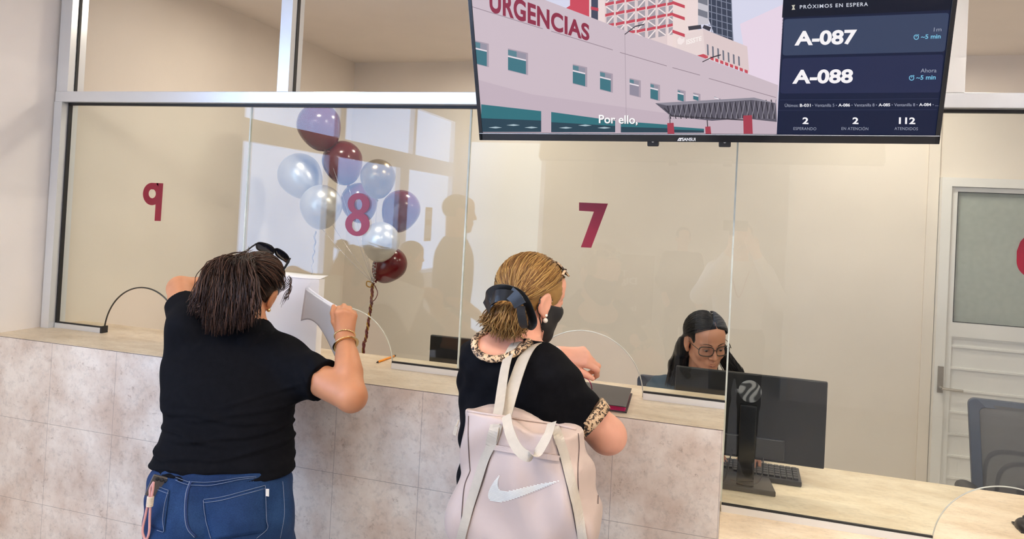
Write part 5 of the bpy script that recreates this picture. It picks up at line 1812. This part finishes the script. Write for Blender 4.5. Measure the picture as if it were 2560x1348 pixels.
# satin bow
bow = MB()
def band(pts, w, th, b, widthdir):
    P = catmull(pts, 7)
    t = np.gradient(P, axis=0); t /= np.linalg.norm(t, axis=1)[:, None]
    G = []
    for p, tt in zip(P, t):
        wd = V(*widthdir)-tt*(V(*widthdir) @ tt); wd = nrm(wd)
        G.append([p-wd*w/2, p, p+wd*w/2])
    n = nrm(np.cross(t[len(t)//2], V(*widthdir)))
    b.sheet(np.array(G), n*th)
band([at(1216, 770, -.735), at(1228, 742, -.755), at(1250, 730, -.765), at(1278, 733, -.765), at(1304, 748, -.755)], .042, .003, bow, (.2, -.3, 1))
band([at(1222, 755, -.74), at(1240, 740, -.772), at(1262, 737, -.780), at(1286, 742, -.775)], .030, .003, bow, (.3, -.2, 1))
bow.build('hair_bow', M['satin'], hh2)
bow = MB()
band([at(1286, 733, -.76), at(1308, 742, -.765), at(1324, 772, -.76), at(1333, 802, -.75), at(1326, 818, -.75), at(1312, 818, -.755), at(1306, 796, -.765), at(1302, 765, -.77)], .030, .0025, bow, (1, -.55, .1))
bow.build('bow_loop', M['satin'], hh2)
bow = MB()
band([at(1275, 732, -.775), at(1290, 745, -.785), at(1301, 764, -.785)], .034, .003, bow, (.8, -.1, .7))
bow.build('bow_knot', M['satin'], hh2)
# necklace, bracelets
P = [hit(bvh2, x, y, .003) for x, y in ((1258, 829), (1270, 829), (1285, 833), (1298, 840), (1308, 847))]
P = [p for p in P if p is not None]
if len(P) > 2:
    b = MB()
    for p in catmull(P, 6): b.sphere(p, .0028, 8, 6)
    b.build('necklace', M['gold'], w2, True)
ua = nrm(wrL-elL)
bracelet('bracelet', M['pearl'], wrL-nrm(wrL-elL)*.004, ua, .034, .0022, 0, .95, w2)
bracelet('bracelet', M['gold'], wrL-nrm(wrL-elL)*.013, ua+V(.1, 0, .1), .0345, .0018, 0, .95, w2)
shades('sunglasses', 'brown sunglasses with leopard frame resting on the blonde hair', hc2, F2, .98, M['leopard'], M['lens_brown'], .060, .104, radians(58), lw=.030, lh=.022, xo=-.012)
# phone held in the hand nearer the glass
ph2 = thing('smartphone', at(1370, 868, -.20), 'dark framed smartphone just showing over the shoulder of the masked woman', 'phone')
PF2 = frame(20, 0, 0)
pcx = at(1358, 884, -.215)
MB().obox(pcx, PF2, (.034, .004, .030)).build('case', M['black'], ph2, bevel=.003)
MB().obox(pcx+PF2 @ V(0, -.0042, 0), PF2, (.031, .0004, .027)).build('display', mat('pale_pink_display', srgb(230, 196, 196), .3), ph2)

# tote bag hanging from her shoulder
tb = thing('tote_bag', (-.455, -.88, .62), 'large pale mauve nylon tote bag hanging from the shoulder of the masked woman', 'bag')
AZB = 14
T3 = []
for y, xl, xr, b in ((1041, 1149, 1450, .055), (1060, 1147, 1462, .062), (1100, 1141, 1478, .068), (1160, 1133, 1488, .072), (1220, 1123, 1494, .076), (1290, 1117, 1495, .078), (1348, 1121, 1484, .076), (1500, 1132, 1478, .070), (1640, 1140, 1470, .062)):
    p = at((xl+xr)/2, y, -.885)
    T3.append((p[2], p[0], p[1], (xr-xl)/2*depth(p)/FPX/.985, b))
fob = folds([(V(.9, 0, .5), .16, .0045, 1.2, .4), (V(-.8, 0, .7), .11, .0030, 1.4, 2.), (V(.3, 0, 1), .2, .003, 1., 1.)])
topc = V(T3[0][1], T3[0][2], T3[0][0])
tl_, tr_ = at(1152, 1019, -.89), at(1448, 1071, -.87)
rx = nrm(tr_-tl_); nb_ = nrm(np.cross(rx, V(0, 1, 0))); nb_ = nb_ if nb_[2] > 0 else -nb_
T3[0] = (T3[0][0]+.03,)+T3[0][1:]
bagf = loft(T3, AZB, 4.)
bag_ops = [U_(bagf, .01), I_(half(tl_, nb_), .004), S_(ell(topc+V(0, 0, .02), (.125, .040, .05), frame(AZB)), .01)]
bo, bb = sculpt('bag_body', bag_ops, (-.80, -1.0, .55), (-.12, -.76, 1.32), .005, M['bag'], tb, 0., fob)
def ribbon(pts, w, m, name, lift=.003, bv=None, parent=tb, n=6, th=.0022):
    """flat webbing laid on a surface along a traced line, w wide"""
    c = catmull([(x, y, 0) for x, y in pts], n)[:, :2]
    tg = np.gradient(c, axis=0); tg /= np.linalg.norm(tg, axis=1)[:, None]
    G = []
    for (x, y), (dx, dy) in zip(c, tg):
        row = []
        for s_ in (-.5, -.17, .17, .5):
            q = hit(bv, x-dy*w*s_, y+dx*w*s_, lift)
            row.append(q)
        if all(r is not None for r in row): G.append(row)
    if len(G) > 2:
        G = np.array(G)
        return MB().sheet(G, nrm(CAM_POS-G.reshape(-1, 3).mean(0))*th).build(name, m, parent)
# sewn straps running down the front panel
ribbon([(1246, 1062), (1238, 1092), (1228, 1116), (1213, 1148), (1196, 1200), (1176, 1262), (1160, 1320), (1152, 1352)], 22, M['strap'], 'front_strap', bv=bb)
ribbon([(1388, 1070), (1396, 1094), (1404, 1118), (1412, 1146), (1426, 1200), (1440, 1262), (1452, 1320), (1457, 1352)], 22, M['strap'], 'front_strap', bv=bb)
ribbon([(1232, 1118), (1290, 1128), (1340, 1137), (1398, 1146)], 14, M['bag'], 'pocket_hem', .0025, bb)
for pts in ([(1238, 1112), (1226, 1145), (1208, 1205), (1186, 1268), (1168, 1322), (1158, 1352)], [(1215, 1120), (1203, 1150), (1186, 1200), (1168, 1256), (1156, 1300), (1153, 1352)],
            [(1390, 1112), (1401, 1150), (1415, 1206), (1428, 1265), (1440, 1325), (1446, 1352)], [(1172, 1040), (1171, 1090), (1173, 1140), (1176, 1178)], [(1176, 1178), (1162, 1215), (1156, 1270), (1152, 1340)],
            [(1445, 1085), (1447, 1120), (1444, 1180), (1447, 1250), (1458, 1330)], [(1486, 1150), (1494, 1200), (1494, 1260)], [(1236, 1124), (1300, 1134), (1350, 1141), (1400, 1148)]):
    P = traced(bb, pts, .0012, 6)
    if len(P) > 2: MB().tube(P, .0011, 5).build('piping', M['piping'], tb, True)
P = traced(bb, [(1156, 1026), (1200, 1035), (1260, 1044), (1320, 1052), (1380, 1062), (1440, 1076)], .002, 6)
if len(P) > 2: MB().tube(P, .0032, 6).build('rim_binding', M['bag'], tb, True)
# printed curved tick built of thin stripes
lo = MB()
def tick_bounds(yy):
    return None
up_edge = [(1252, 1184), (1246, 1200), (1245, 1214), (1250, 1224), (1262, 1228), (1280, 1226), (1310, 1219), (1350, 1210), (1398, 1202)]
lo_edge = [(1252, 1184), (1234, 1206), (1222, 1230), (1222, 1246), (1232, 1254), (1252, 1255.5), (1285, 1247), (1330, 1231), (1398, 1203)]
outline = catmull([(x, y, 0) for x, y in lo_edge], 10)[:, :2]
o2 = catmull([(x, y, 0) for x, y in up_edge], 10)[:, :2]
PL = np.vstack([outline, o2[::-1]])
sl_ = .155                                   # stripes run slightly downhill to the right
def cut(y0):
    xs = []
    n = len(PL)
    for i in range(n):
        (xa, ya), (xb, yb_) = PL[i], PL[(i+1) % n]
        fa, fb = ya-(y0+sl_*(xa-1222)), yb_-(y0+sl_*(xb-1222))
        if (fa < 0) != (fb < 0): xs.append(xa+(xb-xa)*fa/(fa-fb))
    return sorted(xs)
y0 = 1176.
while y0 < 1254:
    xs = cut(y0)
    for a, b_ in zip(xs[::2], xs[1::2]):
        if b_-a < 2: continue
        k = max(2, int((b_-a)/10))
        G = []
        for i in range(k+1):
            x = a+(b_-a)*i/k
            yy = y0+sl_*(x-1222)
            p, q = hit(bb, x, yy-1.15, .0009), hit(bb, x, yy+1.15, .0009)
            if p is not None and q is not None: G.append([p, q])
        if len(G) > 1:
            G = np.array(G)
            lo.sheet(G, nrm(CAM_POS-G.reshape(-1, 3).mean(0))*.0006)
    y0 += 3.35
lo.build('printed_tick', M['logo'], tb)
# shoulder straps and the drooping front handle
def strap(pts, w, wd, name):
    b = MB()
    band(pts, w, .0022, b, wd)
    return b.build(name, M['strap'], tb)
sh = lambda x, y: (hit(bs2, x, y, .004) if hit(bs2, x, y, .004) is not None else at(x, y, -.68))
bg_ = lambda x, y, l=.004: (hit(bb, x, y, l) if hit(bb, x, y, l) is not None else at(x, y, -.95))
p0, p1 = bg_(1228, 1114, .005), sh(1258, 940)
strap([p0, bg_(1238, 1070, .006), at(1247, 1020, -.90), at(1254, 970, -.83), at(1262, 920, -.775), at(1272, 885, -.735), at(1284, 863, -.700), at(1296, 853, -.66), at(1310, 850, -.60)], .026, (1, -.25, .2), 'shoulder_strap')
strap([at(1246, 1095, -.945), at(1262, 1042, -.90), at(1273, 1000, -.86), at(1288, 950, -.80), at(1304, 905, -.745), at(1320, 874, -.705), at(1334, 860, -.665), at(1347, 856, -.60)], .036, (1, -.25, .2), 'shoulder_strap')
strap([*[at(x, y, yy) for x, y, yy in ((1266, 1038, -.955), (1272, 1072, -.985), (1285, 1106, -1.0), (1302, 1130, -1.01), (1322, 1141, -1.015), (1342, 1134, -1.01), (1358, 1110, -1.0), (1372, 1082, -.985), (1380, 1056, -.955))]], .024, (1, 0, .55), 'front_handle')
zp = MB()
zp.tube([at(1147, 1050, -.90), at(1141, 1066, -.905)], .0025, 6).obox(at(1139, 1077, -.905), frame(10, 0, 12), (.005, .0015, .011))
zp.build('zip_pull', M['strap'], tb)

# ================================================= clerk in glasses behind the desk
w3 = thing('person', (-.10, .92, 0), 'clerk with long black hair, glasses and teal blouse seated behind the desk', 'person')
hc3 = at(1764, 852, .76)
F3 = frame(180-26, -18, 4)
H3 = head_ops(hc3, F3, 1.04)
h3 = lambda *p: hc3 + 1.04*(F3 @ V(*p))
neck3 = V(-.115, .90, .985)
shA, shB = V(-.285, .90, .93), V(.085, .93, .93)       # her right (picture left), her left
elA, elB = V(-.34, .76, .80), V(.15, .80, .76)
wrA, wrB = V(-.10, .52, .81), V(.12, .55, .81)
tor3 = loft([(.42, -.11, .98, .185, .13), (.58, -.11, .97, .165, .12), (.72, -.11, .95, .16, .11), (.84, -.105, .93, .175, .112), (.93, -.105, .92, .165, .095), (.98, -.11, .91, .09, .07)], 0)
bo3 = [U_(tor3, .02), U_(cap(neck3+V(0, 0, -.03), h3(0, -.03, -.05), .056, .052), .03), U_(cap(shA, shB, .05, .05), .05),
       U_(cap(shA, elA, .05, .043), .03), U_(cap(elA, wrA, .042, .027), .012), U_(cap(shB, elB, .05, .043), .03), U_(cap(elB, wrB, .042, .027), .012),
       U_(cap((-.20, .96, .52), (-.22, .62, .52), .085, .065), .03), U_(cap((.0, .96, .52), (.02, .62, .52), .085, .065), .03),
       U_(cap((-.22, .62, .50), (-.22, .68, .09), .06, .04), .03), U_(cap((.02, .62, .50), (.02, .68, .09), .06, .04), .03),
       U_(cap((-.22, .67, .05), (-.22, .55, .035), .04, .03), .02), U_(cap((.02, .67, .05), (.02, .55, .035), .04, .03), .02)] + H3
for wr, el_, si in ((wrA, elA, 1), (wrB, elB, 1)):
    hy = nrm(V(*(wr-el_))*V(1, 1, .3)); hz = nrm(V(0, 0, 1)-hy*hy[2])
    bo3 += hand_ops(wr, np.stack([np.cross(hy, hz)*(1 if wr is wrB else -1), hy, hz], 1), 1 if wr is wrB else 1, ((20, 30, 20),)*4, (35, 10, 15), 5., .95)
b3, bvh3 = sculpt('body', bo3, (-.50, .35, 0), (.30, 1.14, 1.40), .0042, M['skin3'], w3)
tp3 = [U_(loft([(.44, -.11, .98, .20, .145), (.58, -.11, .97, .18, .135), (.72, -.11, .95, .176, .125), (.84, -.105, .93, .19, .126), (.93, -.105, .92, .178, .108), (.985, -.11, .91, .095, .075)], 0), .01),
       U_(cap(shA, shB, .062, .062), .06), U_(cap(shA, elA, .068, .060), .04), U_(cap(shB, elB, .068, .060), .04), U_(fcone(elA, elA*.2+wrA*.8, .060, .042), .03), U_(fcone(elB, elB*.2+wrB*.8, .060, .042), .03),
       S_(cap(neck3+V(0, -.03, .0), neck3+V(0, -.05, .12), .062, .075), .01)]
sculpt('blouse', tp3, (-.5, .45, .42), (.32, 1.15, 1.08), .0065, M['teal'], w3, 0., folds([(V(1, .2, .7), .06, .003, 1.4, .3)]))
sculpt('trousers', [U_(loft([(.40, -.10, .97, .19, .14), (.50, -.10, .97, .19, .15), (.60, -.10, .97, .17, .13)], 0), .02), U_(cap((-.20, .96, .52), (-.22, .62, .52), .095, .075), .03), U_(cap((.0, .96, .52), (.02, .62, .52), .095, .075), .03), U_(cap((-.22, .62, .50), (-.22, .68, .12), .072, .06), .03), U_(cap((.02, .62, .50), (.02, .68, .12), .072, .06), .03)],
       (-.5, .45, .03), (.3, 1.2, .66), .01, M['dark_cloth'], w3)
for x in (-.22, .02):
    sculpt('shoe', [U_(cap((x, .68, .045), (x, .54, .04), .042, .036), .02), I_(half((0, 0, .004), (0, 0, -1)), .004)], (x-.1, .4, -.01), (x+.1, .8, .12), .008, M['black'], w3)
face_extras(w3, hc3, F3, 1.04, M['hair3'], M['skin3'])
hair3 = [U_(ell(h3(0, -.018, .030), (.083, .104, .090), F3), .01), S_(ell(h3(0, .108, -.015), (.066, .090, .112), F3), .012), S_(ell(h3(0, -.02, -.14), (.05, .06, .12), F3), .02)]
for sx in (1, -1):
    hair3 += [U_(cap(h3(sx*.066, -.030, .02), h3(sx*.074, -.048, -.07), .022, .026), .02)]
fallA = [h3(.070, -.055, -.04), V(-.22, .885, 1.06), V(-.235, .865, .99)]
fallB = [h3(-.070, -.055, -.04), V(.035, .90, 1.05), V(.075, .885, .985)]
hair3 += [U_(cap(fallA[0], fallA[1], .032, .036), .03), U_(cap(fallA[1], fallA[2], .036, .026), .03), U_(cap(fallB[0], fallB[1], .032, .034), .03), U_(cap(fallB[1], fallB[2], .034, .030), .03),
          U_(cap(h3(0, -.09, .0), V(-.10, .985, 1.0), .06, .07), .03), S_(ell(h3(.086, .012, -.018), (.030, .026, .048), F3), .008), S_(ell(h3(-.086, .012, -.018), (.030, .026, .048), F3), .008)]
hh3, bh3 = sculpt('hair', hair3, (-.42, .55, .92), (.26, 1.12, 1.42), .005, M['hair3'], w3, 0., folds([(V(1, .3, .1), .016, .0012, .6, .4)]))
L3 = []
for sx in (1, -1):
    for i in range(150):
        t = rng.uniform(-.35, 1)
        d0 = V(sx*.02-.12, cos(t*1.7)*.85, .55+.45*sin(t*1.7+.5))
        L3.append(swept(hc3, F3, 1.04, d0, V(sx*1.0, -.25-.35*rng.uniform(), -.15+rng.normal(0, .12)), 11, .0095, .0015))
    f_ = fallA if sx == 1 else fallB
    for i in range(90):
        n0 = V(*np.clip(rng.normal(0, .012, 3), -.02, .02))
        L3.append(catmull([f_[0]+n0, f_[1]+n0*1.5+V(0, -.02, 0), f_[2]+n0*1.6+V(0, -.02, -.02)], 7))
strands('hair_strands', L3, .0016, M['hair3'], hh3)
shades('glasses', 'dark framed glasses worn by the clerk with black hair', hc3, F3, 1.04, M['tortoise'], M['clear_lens'], .099, .003, radians(-4), lw=.029, lh=.0215, rimw=.0018)

# ================================================= people behind the camera, seen only as reflections in the glass
def bystander(label, x, y, az, hgt, pose, skin, upper, lower, hair, long_sleeve=True):
    t = thing('person', (x, y, 0), label, 'person')
    s = hgt/1.73
    F = frame(az)
    W = lambda a, b_, c: V(x, y, 0) + s*(F @ V(a, b_, c))
    hc = W(0, .02, 1.615)
    Fh = frame(az, pose.get('pitch', -4))
    arms = pose['arms']
    ops = [U_(cap(W(0, 0, 1.36), hc+Fh @ V(0, -.03, -.05), .06, .055), .03)]
    cl, sk = [], []
    tz = [(.88, .17, .12), (1.02, .155, .11), (1.18, .17, .12), (1.34, .18, .115), (1.43, .12, .08), (1.46, .07, .06)]
    lf = lambda g: loft([(z*s, x, y, (a+g)*s, (b_+g)*s) for z, a, b_ in tz], az)
    ops.append(U_(lf(-.01), .02)); cl.append(U_(lf(.008), .02))
    for k, sx in enumerate((1, -1)):
        a, e, w = W(sx*.17, 0, 1.39), W(*arms[k][0]), W(*arms[k][1])
        ops += [U_(cap(a, e, .052, .044), .04), U_(cap(e, w, .042, .028), .01)]
        hy = nrm(w-e); ref = V(0, 0, 1) if abs(hy[2]) < .8 else F[:, 1]
        hz = nrm(ref-hy*(ref @ hy))
        ops += hand_ops(w, np.stack([np.cross(hy, hz)*(-sx), hy, hz], 1), 1, ((35, 45, 30),)*4, (30, 20, 20), 3., s)
        cl += [U_(fcone(a, e, .066, .056) if not long_sleeve else cap(a, e, .064, .054), .05)]
        if long_sleeve: cl.append(U_(fcone(e, e*.08+w*.92, .054, .038), .03))
        h_, kn, an = W(sx*.09, 0, .90), W(sx*.10, .02, .48), W(sx*.10, -.02, .09)
        ops += [U_(cap(h_, kn, .085, .058), .04), U_(cap(kn, an, .055, .04), .02)]
        sk += [U_(cap(h_, kn, .10, .075), .05), U_(cap(kn, an, .075, .065), .03)]
        sculpt('shoe', [U_(cap(W(sx*.10, -.05, .045), W(sx*.11, .16, .04), .042, .036), .02), I_(half((0, 0, .004), (0, 0, -1)), .004)], W(sx*.1, .05, .03)-.28, W(sx*.1, .05, .09)+.28, .012, M['black'], t)
    lo_, hi_ = V(x-.75, y-.75, 0), V(x+.75, y+.75, hgt+.1)
    sculpt('body', ops+head_ops(hc, Fh, s*1.02), lo_, hi_, .008, skin, t)
    sculpt('shirt', cl, lo_, hi_, .012, upper, t)
    sculpt('trousers', sk+[U_(loft([(.80*s, x, y, .17*s, .12*s), (.90*s, x, y, .18*s, .13*s), (1.0*s, x, y, .165*s, .12*s)], az), .03)], lo_, hi_, .012, lower, t)
    cp = [U_(ell(hc+Fh @ V(0, -.018, .032), (.083, .104, .090), Fh), .01), S_(ell(hc+Fh @ V(0, .108, -.030), (.075, .090, .095), Fh), .012), I_(half(hc+Fh @ V(0, 0, -.06), Fh @ V(0, .2, -1)), .02), S_(ell(hc+Fh @ V(.09, .012, -.02), (.03, .026, .045), Fh), .01), S_(ell(hc+Fh @ V(-.09, .012, -.02), (.03, .026, .045), Fh), .01)]
    sculpt('hair', cp, hc-.16, hc+.16, .008, hair, t)
    return t, hc, Fh
man, _, _ = bystander('man in dark clothes, a silhouette reflected in the glass right of the balloons', -1.79, -2.02, 118, 1.83,
          {'arms': [((.24, -.02, 1.10), (.20, .20, .95)), ((-.24, -.02, 1.10), (-.20, .20, .95))]}, M['skin1'], M['dark_cloth'], M['dark_cloth'], M['hair3'], False)
pho, _, _ = bystander('person in a white shirt raising a phone to take the photo, reflected in the glass', .05, -2.90, 0, 1.74,
          {'arms': [((.27, .10, 1.20), (.10, .16, 1.52)), ((-.27, .10, 1.20), (-.07, .16, 1.53))], 'pitch': -3}, M['skin2'], M['white_shirt'], M['dark_cloth'], M['hair1'], True)
cp_ = thing('camera_phone', (.01, -2.66, 1.72), 'phone raised in both hands of the white-shirted person, reflected in the glass', 'phone')
MB().box(-.072, .088, -2.628, -2.620, 1.680, 1.752).build('case', M['black'], cp_, bevel=.003)
ln = thing('lanyard', (.05, -2.77, 1.3), 'lanyard with a card hanging on the white shirt of the reflected photographer', 'lanyard')
MB().tube(catmull([(-.02, -2.83, 1.43), (.0, -2.775, 1.36), (.05, -2.760, 1.22), (.10, -2.775, 1.36), (.12, -2.83, 1.43)], 8), .005, 6, flat=.4).build('band', M['maroon'], ln, True)
MB().box(.02, .08, -2.768, -2.764, 1.13, 1.22).build('card', M['paper'], ln)
bystander('short person in dark clothes, a low silhouette reflected left of the standing man', float(at(1030, 600, 2.7)[0]), -2.7, 95, 1.44,
          {'arms': [((.24, -.02, 1.10), (.20, .20, .95)), ((-.24, -.02, 1.10), (-.20, .20, .95))]}, M['skin1'], M['dark_cloth'], M['dark_cloth'], M['hair3'], True)
bystander('waiting person in dark clothes standing in the corridor behind, faintly reflected in the glass', -.55, -5.9, 10, 1.66,
          {'arms': [((.24, -.02, 1.10), (.20, .18, .95)), ((-.24, -.02, 1.10), (-.20, .18, .95))]}, M['skin2'], M['dark_cloth'], M['dark_cloth'], M['hair3'], True)
